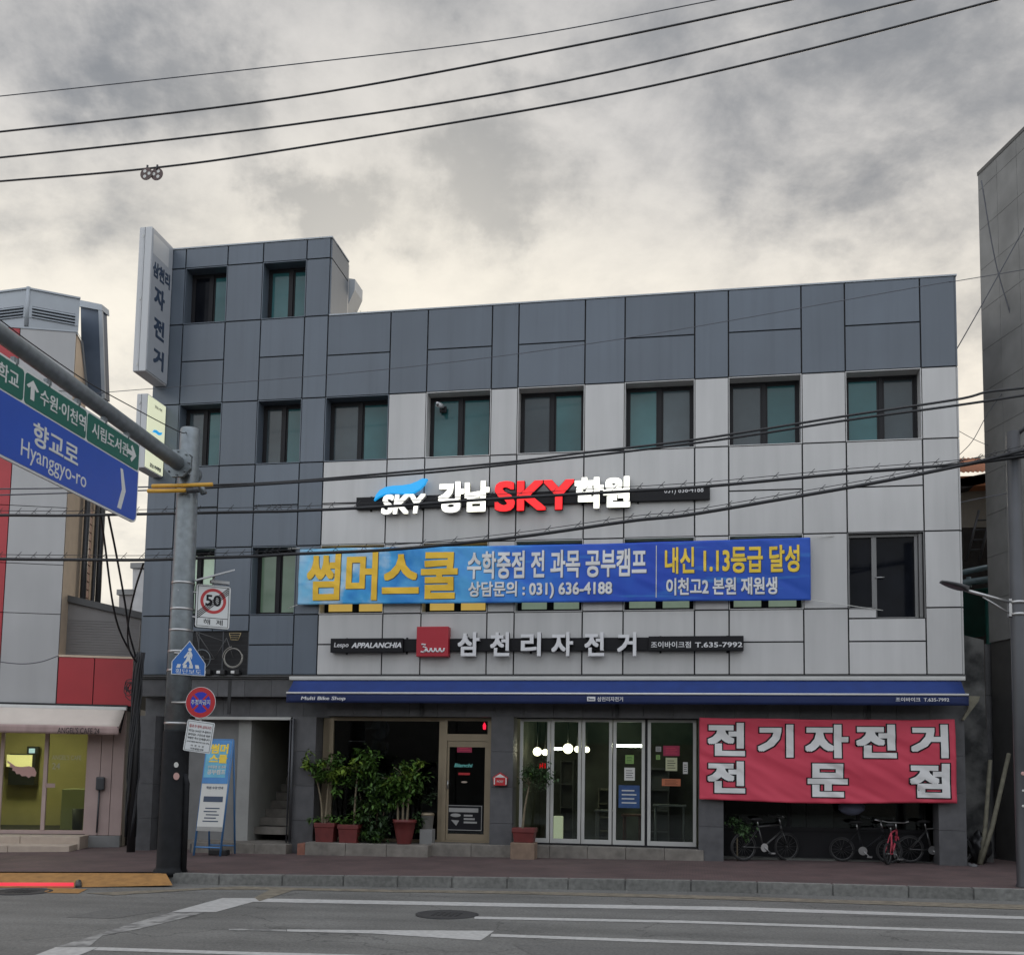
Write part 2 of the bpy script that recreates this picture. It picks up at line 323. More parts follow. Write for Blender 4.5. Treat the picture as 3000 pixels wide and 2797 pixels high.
def banner_blue():
    m = mat('banner_blue', (.02, .09, .45), .65, bump=.02, bscale=400)
    t = m.node_tree; b = t.nodes['Principled BSDF']; lk = t.links
    g = t.nodes.new('ShaderNodeTexCoord'); sx = t.nodes.new('ShaderNodeSeparateXYZ'); lk.new(g.outputs['Object'], sx.inputs[0])
    n = t.nodes.new('ShaderNodeTexNoise'); n.inputs['Scale'].default_value = 1.4; n.inputs['Detail'].default_value = 6; lk.new(g.outputs['Object'], n.inputs['Vector'])
    ma = t.nodes.new('ShaderNodeMath'); ma.operation = 'MULTIPLY_ADD'; lk.new(n.outputs['Fac'], ma.inputs[0]); ma.inputs[1].default_value = 4.2; lk.new(sx.outputs[0], ma.inputs[2])
    mr = t.nodes.new('ShaderNodeMapRange'); mr.inputs['From Min'].default_value = 1.6; mr.inputs['From Max'].default_value = 12; lk.new(ma.outputs[0], mr.inputs['Value'])
    cr = t.nodes.new('ShaderNodeValToRGB'); e = cr.color_ramp.elements
    e[0].position = 0; e[0].color = (.33, .52, .68, 1); e[1].position = 1; e[1].color = (.012, .075, .42, 1)
    for p, c in ((.07, (.16, .48, .72)), (.14, (.42, .56, .68)), (.20, (.05, .34, .66)), (.28, (.012, .20, .55)), (.36, (.08, .36, .68)), (.5, (.018, .13, .56)), (.75, (.01, .055, .42))):
        x = e.new(p); x.color = (*c, 1)
    lk.new(mr.outputs[0], cr.inputs[0])
    # loose brush strokes in the print
    mp = t.nodes.new('ShaderNodeMapping'); mp.inputs['Rotation'].default_value = (0, R(38), 0); mp.inputs['Scale'].default_value = (.35, 1, 5); lk.new(g.outputs['Object'], mp.inputs[0])
    n2 = t.nodes.new('ShaderNodeTexNoise'); n2.inputs['Scale'].default_value = 1.5; n2.inputs['Detail'].default_value = 7; lk.new(mp.outputs[0], n2.inputs['Vector'])
    m2 = t.nodes.new('ShaderNodeMapRange'); m2.inputs['From Min'].default_value = .58; m2.inputs['From Max'].default_value = .72; m2.inputs['To Max'].default_value = .55; lk.new(n2.outputs['Fac'], m2.inputs['Value'])
    mx = t.nodes.new('ShaderNodeMix'); mx.data_type = 'RGBA'; lk.new(m2.outputs[0], mx.inputs[0]); lk.new(cr.outputs[0], mx.inputs[6]); mx.inputs[7].default_value = (.05, .28, .6, 1)
    lk.new(mx.outputs[2], b.inputs['Base Color'])
    return m
M['banner_blue'] = banner_blue()
# ------------------------------------------------------------------ object helpers
WM = {}
def tag(o, label=None, cat=None, group=None, kind=None):
    if label: o['label'] = label
    if cat: o['category'] = cat
    if group: o['group'] = group
    if kind: o['kind'] = kind
    return o
def thing(name, label, cat, loc=(0, 0, 0), rz=0.0, group=None):
    o = bpy.data.objects.new(name, None); col.objects.link(o); o.empty_display_size = .2
    o.location = loc; o.rotation_euler = (0, 0, rz)
    WM[o] = Matrix.Translation(Vector(loc)) @ Matrix.Rotation(rz, 4, 'Z')
    return tag(o, label, cat, group)
class MB:
    def __init__(s, org=None, rz=0.0):
        s.v = []; s.f = []; s.mi = []; s.sm = []; s.T = None
        if org is not None: s.T = Matrix.Translation(Vector(org)) @ Matrix.Rotation(rz, 4, 'Z')
    def add(s, vs, fs, mi=0, smooth=False):
        b = len(s.v)
        for p in vs:
            p = Vector(p); s.v.append(s.T @ p if s.T else p)
        for f in fs:
            s.f.append([b+i for i in f]); s.mi.append(mi); s.sm.append(smooth)
        return s
    def box(s, x0, x1, y0, y1, z0, z1, mi=0, bev=0.0):
        if x0 > x1: x0, x1 = x1, x0
        if y0 > y1: y0, y1 = y1, y0
        if z0 > z1: z0, z1 = z1, z0
        if bev:
            b = min(bev, (x1-x0)*.45, (y1-y0)*.45, (z1-z0)*.45)
            bm = bmesh.new(); bmesh.ops.create_cube(bm, size=1)
            for vv in bm.verts: vv.co = Vector(((x0+x1)/2+vv.co.x*(x1-x0), (y0+y1)/2+vv.co.y*(y1-y0), (z0+z1)/2+vv.co.z*(z1-z0)))
            bmesh.ops.bevel(bm, geom=bm.edges[:], offset=b, segments=2, profile=.6, affect='EDGES')
            s.addbm(bm, mi); return s
        vs = [(x, y, z) for x in (x0, x1) for y in (y0, y1) for z in (z0, z1)]
        return s.add(vs, [(0, 1, 3, 2), (4, 6, 7, 5), (0, 4, 5, 1), (2, 3, 7, 6), (0, 2, 6, 4), (1, 5, 7, 3)], mi)
    def addbm(s, bm, mi=0, smooth=False):
        bm.verts.index_update()
        s.add([vv.co.copy() for vv in bm.verts], [[q.index for q in f.verts] for f in bm.faces], mi, smooth); bm.free(); return s
    def prism(s, poly, y0, y1, mi=0):                     # poly of (x, z), extruded along y
        n = len(poly)
        vs = [(x, y0, z) for x, z in poly]+[(x, y1, z) for x, z in poly]
        fs = [list(range(n)), list(range(2*n-1, n-1, -1))]+[(i, i+n, (i+1) % n+n, (i+1) % n) for i in range(n)]
        return s.add(vs, fs, mi)
    def slab(s, poly, t, mi=0):                           # poly of 3-D points on the ground, thickness t downward
        n = len(poly); vs = [tuple(p) for p in poly]+[(p[0], p[1], p[2]-t) for p in poly]
        return s.add(vs, [list(range(n)), list(range(2*n-1, n-1, -1))]+[(i, i+n, (i+1) % n+n, (i+1) % n) for i in range(n)], mi)
    def tube(s, pts, r, n=10, mi=0, caps=True):
        pts = [Vector(p) for p in pts]; rs = r if isinstance(r, (list, tuple)) else [r]*len(pts)
        vs = []; fs = []; up = None
        for i, p in enumerate(pts):
            t = (pts[min(i+1, len(pts)-1)]-pts[max(i-1, 0)]).normalized()
            a = Vector((0, 0, 1)) if abs(t.z) < .9 else Vector((1, 0, 0))
            if up is not None: a = up
            e1 = (a-t*a.dot(t)).normalized(); e2 = t.cross(e1); up = e1
            for k in range(n):
                q = 2*math.pi*k/n; vs.append(p+(e1*math.cos(q)+e2*math.sin(q))*rs[i])
        for i in range(len(pts)-1):
            for k in range(n): fs.append((i*n+k, i*n+(k+1) % n, (i+1)*n+(k+1) % n, (i+1)*n+k))
        if caps: fs.append(list(range(n))[::-1]); fs.append([(len(pts)-1)*n+k for k in range(n)])
        return s.add(vs, fs, mi, True)
    def lathe(s, prof, c, n=24, mi=0):                    # prof of (r, z)
        vs = []; fs = []
        for r_, z in prof:
            for k in range(n):
                q = 2*math.pi*k/n; vs.append((c[0]+r_*math.cos(q), c[1]+r_*math.sin(q), c[2]+z))
        for i in range(len(prof)-1):
            for k in range(n): fs.append((i*n+k, i*n+(k+1) % n, (i+1)*n+(k+1) % n, (i+1)*n+k))
        fs.append(list(range(n))[::-1]); fs.append([(len(prof)-1)*n+k for k in range(n)])
        return s.add(vs, fs, mi, True)
    def disc(s, c, r, y0, y1, n=32, mi=0, hole=0.0, sx=1.0):   # facing -y
        if hole == 0: return s.prism([(c[0]+sx*r*math.cos(2*math.pi*k/n), c[1]+r*math.sin(2*math.pi*k/n)) for k in range(n)], y0, y1, mi)
        vs = []; fs = []
        for y in (y0, y1):
            for rr in (r, hole):
                for k in range(n): vs.append((c[0]+sx*rr*math.cos(2*math.pi*k/n), y, c[1]+rr*math.sin(2*math.pi*k/n)))
        for k in range(n):
            j = (k+1) % n
            fs += [(k, j, n+j, n+k), (2*n+k, 3*n+k, 3*n+j, 2*n+j), (k, 2*n+k, 2*n+j, j), (n+k, n+j, 3*n+j, 3*n+k)]
        return s.add(vs, fs, mi)
    def ball(s, c, r, mi=0, seg=14, sc_=(1, 1, 1)):
        bm = bmesh.new(); bmesh.ops.create_uvsphere(bm, u_segments=seg, v_segments=seg//2+2, radius=1)
        for vv in bm.verts: vv.co = Vector((c[0]+vv.co.x*r*sc_[0], c[1]+vv.co.y*r*sc_[1], c[2]+vv.co.z*r*sc_[2]))
        return s.addbm(bm, mi, True)
    def build(s, name, mats, parent=None, org=None):
        me = bpy.data.meshes.new(name)
        if parent is not None: inv = WM[parent].inverted()
        elif org is not None: inv = Matrix.Translation(-Vector(org))
        else: inv = Matrix.Identity(4)
        me.from_pydata([inv @ p for p in s.v], [], s.f)
        for m in (mats if isinstance(mats, (list, tuple)) else [mats]): me.materials.append(M[m])
        me.polygons.foreach_set('material_index', s.mi); me.polygons.foreach_set('use_smooth', s.sm)
        bm = bmesh.new(); bm.from_mesh(me); bmesh.ops.recalc_face_normals(bm, faces=bm.faces); bm.to_mesh(me); bm.free()
        me.update()
        o = bpy.data.objects.new(name, me); col.objects.link(o)
        if parent is not None: o.parent = parent; WM[o] = WM[parent]
        else:
            o.location = org if org is not None else (0, 0, 0); WM[o] = Matrix.Translation(Vector(o.location))
        return o
def copy_tree(o, parent=None):
    c = o.copy(); col.objects.link(c); c.parent = parent
    for ch in o.children: copy_tree(ch, c)
    return c
_tc = {}
def glyphs(s, shear=0.0):
    key = (s, shear)
    if key not in _tc:
        cu = bpy.data.curves.new('t', 'FONT'); cu.body = s; cu.extrude = .1; cu.resolution_u = 3; cu.shear = shear
        ob = bpy.data.objects.new('t', cu); col.objects.link(ob)
        dg = bpy.context.evaluated_depsgraph_get(); me = bpy.data.meshes.new_from_object(ob.evaluated_get(dg))
        vs = [tuple(q.co) for q in me.vertices]; fs = [list(p.vertices) for p in me.polygons]
        bpy.data.objects.remove(ob); bpy.data.curves.remove(cu); bpy.data.meshes.remove(me)
        _tc[key] = (np.array(vs), fs)
    return _tc[key]
KERN5 = [(0, 0)]+[(a/2, b/2) for a in range(-2, 3) for b in range(-2, 3) if max(abs(a), abs(b)) == 2]+[(a/2, b/2) for a in (-1, 1) for b in (-1, 1)]
KERN = [(0, 0), (1, 1), (-1, 1), (1, -1), (-1, -1), (0, 1), (0, -1), (1, 0), (-1, 0)]
def solid_text(s, bold, shear, grow):
    # heavier letters: the outline is laid over itself in a small square of steps, each a hair deeper
    a, fs = glyphs(s, shear)
    lo, hi = a.min(0), a.max(0)
    ref_lo = np.array([lo[0]-bold, lo[1]-bold, lo[2]]); ref_k = np.array([hi[0]-lo[0]+2*bold, hi[1]-lo[1]+2*bold, hi[2]-lo[2]])
    r = bold+grow; out = []
    for i, (dx, dy) in enumerate(KERN5 if r > .05 else KERN if r > .006 else KERN[:1]):
        q = (a+np.array([dx*r, dy*r, 0])-ref_lo)/ref_k
        out.append((q, i))
    return out, fs
def text(mb, s, x0, x1, z0, z1, y, depth, bold=.02, mi=0, shear=0.0, grow=0.0):
    # letters standing on the plane y, facing -y, filling the box x0..x1, z0..z1; depth 0 = flat print
    parts, fs = solid_text(s, bold, shear, grow)
    if depth == 0:
        q0 = parts[0][0]; ff = [f for f in fs if all(q0[i][2] > .9 for i in f)]
        for q, i in parts:
            used = sorted({j for f in ff for j in f}); ix = {j: k for k, j in enumerate(used)}
            mb.add([(x0+q[j][0]*(x1-x0), y-.0003*(len(parts)-i), z0+q[j][1]*(z1-z0)) for j in used], [[ix[j] for j in f] for f in ff], mi)
        return mb
    for q, i in parts:
        mb.add([(x0+p[0]*(x1-x0), y-p[2]*(depth+.0003*(len(parts)-i)), z0+p[1]*(z1-z0)) for p in q], fs, mi)
    return mb
# ================================================================== GROUND
kerb_px = [(560, 2561), (700, 2562), (1400, 2570), (2000, 2579), (2500, 2592), (3000, 2606)]
kerb_line = [gnd(*p) for p in kerb_px]
kl_ = [gnd(486, 2556), gnd(300, 2555), gnd(-200, 2554)]
kerb_line = [Vector((-60, kl_[2].y-9, gz(-60))), kl_[2], kl_[1], kl_[0]-Vector((.02, 0, 0))] + [p for p in kerb_line if p.x > kl_[0].x] + [Vector((9, -4.4, gz(9))), Vector((60, -8, gz(60)))]
def kerb_y(x):
    for a, b in zip(kerb_line, kerb_line[1:]):
        if a.x <= x <= b.x: return a.y+(b.y-a.y)*(x-a.x)/(b.x-a.x)
    return -5
RD = -0.16
g = MB(); g.add([(-500, -500, gz(-500)+RD), (500, -500, gz(500)+RD), (500, 500, gz(500)+RD), (-500, 500, gz(-500)+RD)], [(0, 1, 2, 3)])
tag(g.build('road', 'asphalt'), kind='structure')
g = MB(); xs_ = [p.x for p in kerb_line]
KW = .17
for a, b in zip(xs_, xs_[1:]):
    g.add([(a, kerb_y(a)+KW, gz(a)-.004), (b, kerb_y(b)+KW, gz(b)-.004), (b, 30, gz(b)-.004), (a, 30, gz(a)-.004)], [(0, 1, 2, 3)])
tag(g.build('pavement', 'pavers'), kind='structure')
g = MB(); x = kl_[0].x+.05; i = 0
while x < 30:
    ln = random.uniform(.85, 1.1); b = x+ln-.006
    ya, yb = kerb_y(x), kerb_y(b); d = random.uniform(-.005, .005)
    bm = bmesh.new(); bmesh.ops.create_cube(bm, size=1)
    for vv in bm.verts:
        u_ = vv.co.x+.5; xx = x+u_*(b-x); yy = ya+u_*(yb-ya)
        vv.co = Vector((xx, yy+d+(vv.co.y+.5)*KW, gz(xx)+(.004 if vv.co.z > 0 else -.22)))
    bmesh.ops.bevel(bm, geom=bm.edges[:], offset=.012, segments=2, affect='EDGES')
    g.addbm(bm); x += ln; i += 1
tag(g.build('kerb', 'kerb'), kind='structure')
# lowered crossing on the left, yellow tactile paving and its red light strip
def ramp_pt(px, py):                                       # sheet sloping from the pavement down to the road
    f_ = min(1, max(0, (py-2556)/42)); return gnd(px, py, .006+(RD+.006-.006)*f_)
g = MB(); top_ = [ramp_pt(*p) for p in ((-900, 2554), (-200, 2555), (300, 2556), (486, 2557))]; bot_ = [ramp_pt(*p) for p in ((-900, 2599), (-200, 2599), (270, 2597), (506, 2592))]
for i in range(3): g.add([top_[i], top_[i+1], bot_[i+1], bot_[i]], [(0, 1, 2, 3)])
for i in range(3): g.add([top_[i], top_[i+1], top_[i+1]-Vector((0, 0, .3)), top_[i]-Vector((0, 0, .3))], [(0, 1, 2, 3)])
tag(g.build('tactile_paving', 'tactile'), kind='structure')
g = MB(); u0 = [ramp_pt(*p) for p in ((-900, 2584), (216, 2585))]; u1 = [ramp_pt(*p) for p in ((216, 2595), (-900, 2594))]; q = u0+u1
g.add([p+Vector((0, 0, .006)) for p in q]+[p-Vector((0, 0, .02)) for p in q], [(0, 1, 2, 3), (0, 4, 5, 1), (1, 5, 6, 2), (2, 6, 7, 3)])
cs = tag(bpy.data.objects.new('crossing_light_strip', None), 'glowing red floor light strip set along the edge of the yellow tactile paving', 'light strip'); col.objects.link(cs); cs.location = u0[1]; WM[cs] = Matrix.Translation(u0[1])
g.build('lens', 'led_red', cs)
g = MB(); e0 = ramp_pt(216, 2583)+Vector((.02, 0, .0)); e1_ = ramp_pt(216, 2597)+Vector((.02, 0, 0)); g.tube([e0+Vector((.06, 0, .0)), e1_+Vector((.06, 0, .01))], .05, 8); g.build('end_cap', 'pole_dark', cs)
def marking(px, m, dz, name):
    g = MB()
    for poly in px:
        pts = [gnd(p[0], p[1], RD) for p in poly]; n = len(pts)
        g.add([(p.x, p.y, p.z+dz) for p in pts], [list(range(n))])
    return tag(g.build(name, m), kind='structure')
marking([[(742, 2630.5), (1500, 2645), (2150, 2656), (3000, 2684), (3600, 2706), (3600, 2716), (3000, 2692), (2150, 2666), (1500, 2655.5), (742, 2641)],
         [(652, 2630), (742, 2630.5), (742, 2641), (632, 2671), (502, 2671)],
         [(1390, 2684), (2000, 2696), (3000, 2728), (3600, 2752), (3600, 2760), (3000, 2735), (2000, 2703), (1390, 2691)],
         [(841, 2722), (1093, 2724), (1448, 2726), (1428, 2741), (1408, 2754), (1093, 2734), (841, 2728)],
         [(1440, 2735), (2150, 2760), (3000, 2788), (3600, 2810), (3600, 2818), (3000, 2796), (2150, 2768), (1436, 2743)],
         [(290, 2774), (700, 2787), (1400, 2806), (1400, 2816), (700, 2796), (272, 2783)],
         [(163, 2774), (290, 2774), (226, 2800), (150, 2830), (20, 2830)]], 'paint', .004, 'lane_marking')
marking([[(502, 2672), (600, 2672), (470, 2706), (400, 2722), (300, 2740), (260, 2773), (165, 2773), (281, 2738), (376, 2707)],
         [(670, 2719), (839, 2723), (839, 2728), (670, 2724)]], 'paint_worn', .004, 'worn_lane_marking')
marking([[(250, 2616), (700, 2596), (860, 2600), (1200, 2607), (1200, 2614), (860, 2607), (760, 2640), (745, 2629), (790, 2606), (600, 2605), (330, 2622)],
         [(1200, 2606), (1500, 2610), (2000, 2621), (2480, 2636), (3000, 2650), (3600, 2672), (3600, 2690), (3000, 2664), (2480, 2646), (2000, 2631), (1500, 2618), (1200, 2613)]], 'worn_yellow', .006, 'kerb_side_line')
marking([[(140, 2600), (256, 2604), (230, 2617), (128, 2615)]], 'tactile', .007, 'kerb_side_patch')
marking([[(1500, 2765), (1980, 2778), (2120, 2806), (1560, 2797)], [(2500, 2668), (2760, 2676), (2740, 2690), (2490, 2682)], [(300, 2665), (470, 2668), (330, 2690), (190, 2686)]], 'asphalt_repair', .003, 'road_repair_patch')
def manhole(px, py, r, name, label):
    p = gnd(px, py, RD); g = MB()
    g.lathe([(r, -.01), (r, .012), (r-.05, .016), (r-.06, .010), (.001, .010)], (0, 0, 0), 40)
    for k in range(-5, 6):
        for q in range(-5, 6):
            if (k*k+q*q)*.0121*(r/.42)**2 < (r-.1)**2: g.box(k*.075-.022, k*.075+.022, q*.075-.022, q*.075+.022, .010, .015)
    o = g.build(name, 'asphalt_patch'); o.location = p; return tag(o, label, 'manhole cover', 'manhole covers in the road')
manhole(1310, 2679, .40, 'manhole_cover', 'dark round manhole cover between the two upper white lane lines')
manhole(66, 2612, .42, 'manhole_cover', 'dark round manhole cover below the red light strip')
# ================================================================== MAIN BUILDING
XL, XR = -11.6, 5.007
XS = [XL, -10.968, -9.979, -9.155, -8.157, -7.624, -6.231, -5.419, -4.043, -3.485, -2.11, -1.301, .088, .748, 2.148, 2.97, 4.366, XR]
ZB, Z4, Z3, Z2, ZS, ZW, ZT, ZM, ZR = 3.527, 4.161, 4.794, 6.255, 7.141, 8.043, 9.444, 10.358, 11.235
TS, TH, TT, TM = 11.248, 12.531, 12.98, 10.40
GAP, PT = .0145, .03
B = thing('shop_building', 'three storey building clad in dark grey and pale grey panels with ground floor shops', 'building', (XL, 0, gz(XL)))
white, darkp, wall = MB(), MB(), MB()
wins = []
def cell(x0, x1, z0, z1, wt):
    (white if wt else darkp).box(x0+GAP, x1-GAP, -PT, 0, z0+GAP, z1-GAP)
for i in range(len(XS)-1):
    x0, x1 = XS[i], XS[i+1]; pier = i % 2 == 0; tower = i <= 4; wc = x0 >= -7.63
    if pier: rows = [(ZB, Z3), (Z3, Z2), (Z2, ZW), (ZW, ZT)] + ([(ZT, TS), (TS, TH), (TH, TT)] if tower else [(ZT, ZR)])
    else:
        rows = [(ZB, Z4), (Z4, Z3), 'W', (Z2, ZS), (ZS, ZW), 'V'] + ([(ZT, TM), (TM, TS), 'T', (TH, TT)] if tower else [(ZT, ZM), (ZM, ZR)])
    if i in (1, 2): rows = [(4.45, Z3)] + (rows[1:] if pier else rows[2:])
    if i == 15: rows = [(ZB, Z4), (Z4, 4.60), 'D', (Z2, ZS), (ZS, ZW), 'V', (ZT, ZM), (ZM, ZR)]
    for q in rows:
        if isinstance(q, str): wins.append((i, q))
        else: cell(x0, x1, q[0], q[1], wc and q[1] <= ZT+.01)
    top = TT if tower else ZR
    if pier: wall.box(x0, x1, .001, .5, ZB, top-.01)
    else:
        zz = [ZB] + ([Z3] if i != 15 else [4.60]) + [Z2, ZW, ZT] + ([TS, TH] if tower else []) + [top-.01]
        for k in range(0, len(zz)-1, 2): wall.box(x0, x1, .001, .5, zz[k], zz[k+1])
        if i == 15: wall.box(x0, x0+.505, .001, .5, 4.6, Z3)
cell(XS[15], XS[15]+.515, 4.60, Z3, True)
# bodies behind the front wall, roofs, the narrow return of the cladding
wall.box(XL, XR, .52, 11, ZB, ZR-.25); wall.box(XL, XS[5], .52, 1.05, ZR-.25, TT-.02); wall.box(XL, XS[5]-1.7, 1.05, 5.5, ZR-.25, TT-.3)
wall.box(XL, XR, .5, .52, ZB, ZR-.02); wall.box(XL, XS[5], .5, .52, ZR, TT-.02)
for z0, z1 in ((ZB, Z3), (Z3, Z2), (Z2, ZW), (ZW, ZT)): white.box(XR-.001, XR+PT, 0, 4, z0+GAP, z1-GAP)
darkp.box(XR-.001, XR+PT, 0, 4, ZT+GAP, ZR)
darkp.box(XS[5]-.002, XS[5]+PT, 0, 1.05, TS+GAP, TH-GAP); darkp.box(XS[5]-.002, XS[5]+PT, 0, 1.05, TH+GAP, TT)
darkp.box(XL-PT, XL, 0, 5, ZB, TT)

wall.build('wall_backing', 'joint', B)
side = MB(); side.box(XS[5]-.6, XS[5]+PT-.003, 1.052, 1.1, TS-.2, TT-.05); side.build('tower_back_panel', 'white_panel', B)
white.build('pale_cladding', 'white_panel', B); darkp.build('dark_cladding', 'dark_panel', B)
cp = MB(); cp.box(XS[5]+.02, XR+.04, -PT-.012, .3, ZR, ZR+.03); cp.box(XL-.04, XS[5]+.04, -PT-.012, .3, TT, TT+.03); cp.box(XS[5]+.005, XS[5]+.045, .3, 1.05, TT, TT+.03)
cp.build('coping', 'louvre', B)
# windows: frame, reveal, two sashes
kinds = {('V', 1): 'gt', ('V', 3): 'gt', ('V', 5): 'gt', ('V', 7): 'tt', ('V', 9): 'gt', ('V', 11): 'tg', ('V', 13): 'gt', ('V', 15): 'tg', ('T', 1): 'dt', ('T', 3): 'tt',
         ('W', 1): 'pp', ('W', 3): 'mm', ('W', 5): 'ww', ('W', 7): 'ww', ('W', 9): 'pp', ('W', 11): 'pp', ('W', 13): 'pp'}
pm = {'g': 'pane_grey', 't': 'pane_teal', 'd': 'pane_dark', 'm': 'pane_dim', 'p': 'pane_pale', 'w': 'pane_warm'}
RV = .27
def window(i, q):
    x0, x1 = XS[i], XS[i+1]
    z0, z1 = {'W': (Z3, Z2), 'V': (ZW, ZT), 'T': (TS, TH)}[q]
    k = kinds[(q, i)]
    rv = MB(); tk = .016
    rv.box(x0+.001, x0+tk, -PT+.004, RV+.06, z0, z1); rv.box(x1-tk, x1-.001, -PT+.004, RV+.06, z0, z1)
    rv.box(x0+tk, x1-tk, -PT+.004, RV+.06, z1-tk, z1-.001); rv.box(x0+tk, x1-tk, -PT-.01, RV+.06, z0+.001, z0+tk)
    fr = MB(); a, b, c, d = x0+tk, x1-tk, z0+tk, z1-tk; ft = .05
    fr.box(a, a+ft, RV, RV+.07, c, d); fr.box(b-ft, b, RV, RV+.07, c, d); fr.box(a+ft, b-ft, RV, RV+.07, c, c+ft); fr.box(a+ft, b-ft, RV, RV+.07, d-ft, d)
    mid = (a+b)/2+(.05 if q == 'T' and i == 3 else 0); fr.box(mid-.035, mid+.035, RV-.012, RV+.06, c+ft, d-ft)
    st = .035
    for (p, r_, yy) in ((a+ft, mid-.035, RV+.004), (mid+.035, b-ft, RV+.022)):
        fr.box(p, p+st, yy, yy+.03, c+ft, d-ft); fr.box(r_-st, r_, yy, yy+.03, c+ft, d-ft); fr.box(p+st, r_-st, yy, yy+.03, c+ft, c+ft+st); fr.box(p+st, r_-st, yy, yy+.03, d-ft-st, d-ft)
    W_ = fr.build('window', 'frame_dark', B)
    rv.build('reveal', 'white_panel' if (x0 >= -6.3 and q != 'T') or (x0 >= -7.7 and q == 'W') else 'dark_panel', W_)
    for s_, (p, r_, yy) in enumerate(((a+ft, mid-.035, RV+.018), (mid+.035, b-ft, RV+.036))):
        g = MB(); g.box(p+st, r_-st, yy, yy+.006, c+ft+st, d-ft-st); g.build('pane', pm[k[s_]], W_)
    # bits of side light frame that show pale against the dark sash
    return W_
for i, q in wins:
    if q != 'D': window(i, q)
# glazed balcony door on the second floor
x0, x1 = XS[15], XS[16]; xm = x0+.50
g = MB(); z0, z1 = 4.60, Z2
g.box(x0+.02, x0+.05, .1, .2, Z3+.02, z1-.03); g.box(xm-.045, xm+.045, .09, .2, z0+.02, z1-.03); g.box(x1-.16, x1-.1, .09, .2, z0+.02, z1-.03); g.box(x1-.09, x1-.03, .04, .2, z0+.02, z1-.03)
g.box(x0+.02, x1-.03, .08, .2, z1-.07, z1-.012); g.box(x0+.02, xm, .1, .2, Z3+.005, Z3+.035); g.box(xm, x1-.1, .1, .2, z0+.005, z0+.04)
g.box(x0+.001, x0+.016, -.026, .25, Z3, z1); g.box(x1-.016, x1-.001, -.026, .25, z0, z1); g.box(x0+.016, x1-.016, -.02, .25, z1-.011, z1)
bd = g.build('balcony_door', 'frame_mid', B)
g = MB(); g.box(x0+.05, xm-.045, .14, .15, Z3+.035, z1-.07); g.box(xm+.045, x1-.16, .13, .14, z0+.04, z1-.07); g.build('pane', 'pane_dark', bd)
g = MB(); p = at(2566, 1692, .08); g.tube([(p.x, .13, p.z), (p.x, .06, p.z), (p.x+.15, .055, p.z+.004)], .012); g.disc((p.x, p.z), .028, .115, .13); g.build('handle', 'chrome', bd)
# slatted vent panel behind the bicycle ornament
g = MB(); g.box(XS[1], XS[3], .04, .06, ZB, 4.45)
zz = ZB+.03
while zz < 4.42:
    g.add([(XS[1]+.02, 0.0, zz), (XS[3]-.02, 0.0, zz), (XS[3]-.02, .04, zz+.075), (XS[1]+.02, .04, zz+.075), (XS[1]+.02, .04, zz), (XS[3]-.02, .04, zz)], [(0, 1, 2, 3), (0, 4, 5, 1)]); zz += .1
for xx in (XS[1], XS[2]-.3, XS[2]+.25, XS[3]): g.box(xx-.012, xx+.012, -.012, .04, ZB, 4.45)
g.build('slat_panel', 'slat_grey', B)
# ledge under the cladding
g = MB(); g.box(XL-.03, XR+.03, -.10, .5, ZB-.05, ZB-.012, bev=.006); g.box(XL-.02, XR+.02, -.06, .5, ZB-.085, ZB-.052); g.build('ledge', 'ledge', B)
# ground floor masonry
def stones(mb, x0, x1, y0, y1, z0, z1, sw, sh, jo=.006, dz=0.0):
    nx = max(1, round((x1-x0)/sw)); nz = max(1, round((z1-z0)/sh))
    for a in range(nx):
        for b in range(nz):
            mb.box(x0+(x1-x0)*a/nx+jo/2, x0+(x1-x0)*(a+1)/nx-jo/2, y0, y1, z0+(z1-z0)*b/nz+jo/2, z0+(z1-z0)*(b+1)/nz-jo/2)
def Xp(px, py, Y=0): return at(px, py, Y).x
st_ = MB()
stones(st_, XL, -8.0, -.02, .3, 3.07, ZB-.09, .58, .45); stones(st_, -8.0, XR, .0, .3, 3.02, ZB-.09, .6, .45)
stones(st_, XL, -7.4, .28, .5, 2.66, 3.066, .6, .42)
stones(st_, -7.4, XR, .03, .3, 2.68, 3.016, .6, .4)
P1 = (Xp(852, 2300), Xp(922, 2300)); P2 = (Xp(1437, 2300, .02), Xp(1503, 2300, .02)); P3 = (Xp(2046, 2400), Xp(2120, 2400)); P4 = (Xp(2750, 2450), XR); P0 = (XL, Xp(449, 2300))
for (a, b) in (P0, P1, P2, P3, P4):
    stones(st_, a, b, -.02, .45, gz(a)-.05, 2.70 if a > -8 else 2.66, .62, .68)
for xx in (XS[2]+.05, Xp(742, 2050, .26)): pass
st_.build('stone_cladding', 'stone', B)
for px_ in (672, 1235, 1808, 2545):
    xx = Xp(px_, 2070, 0); g = MB(); g.box(xx-.035, xx+.035, -.026, .0, 2.7, 3.42); g.build('joint_cover', 'black', B)
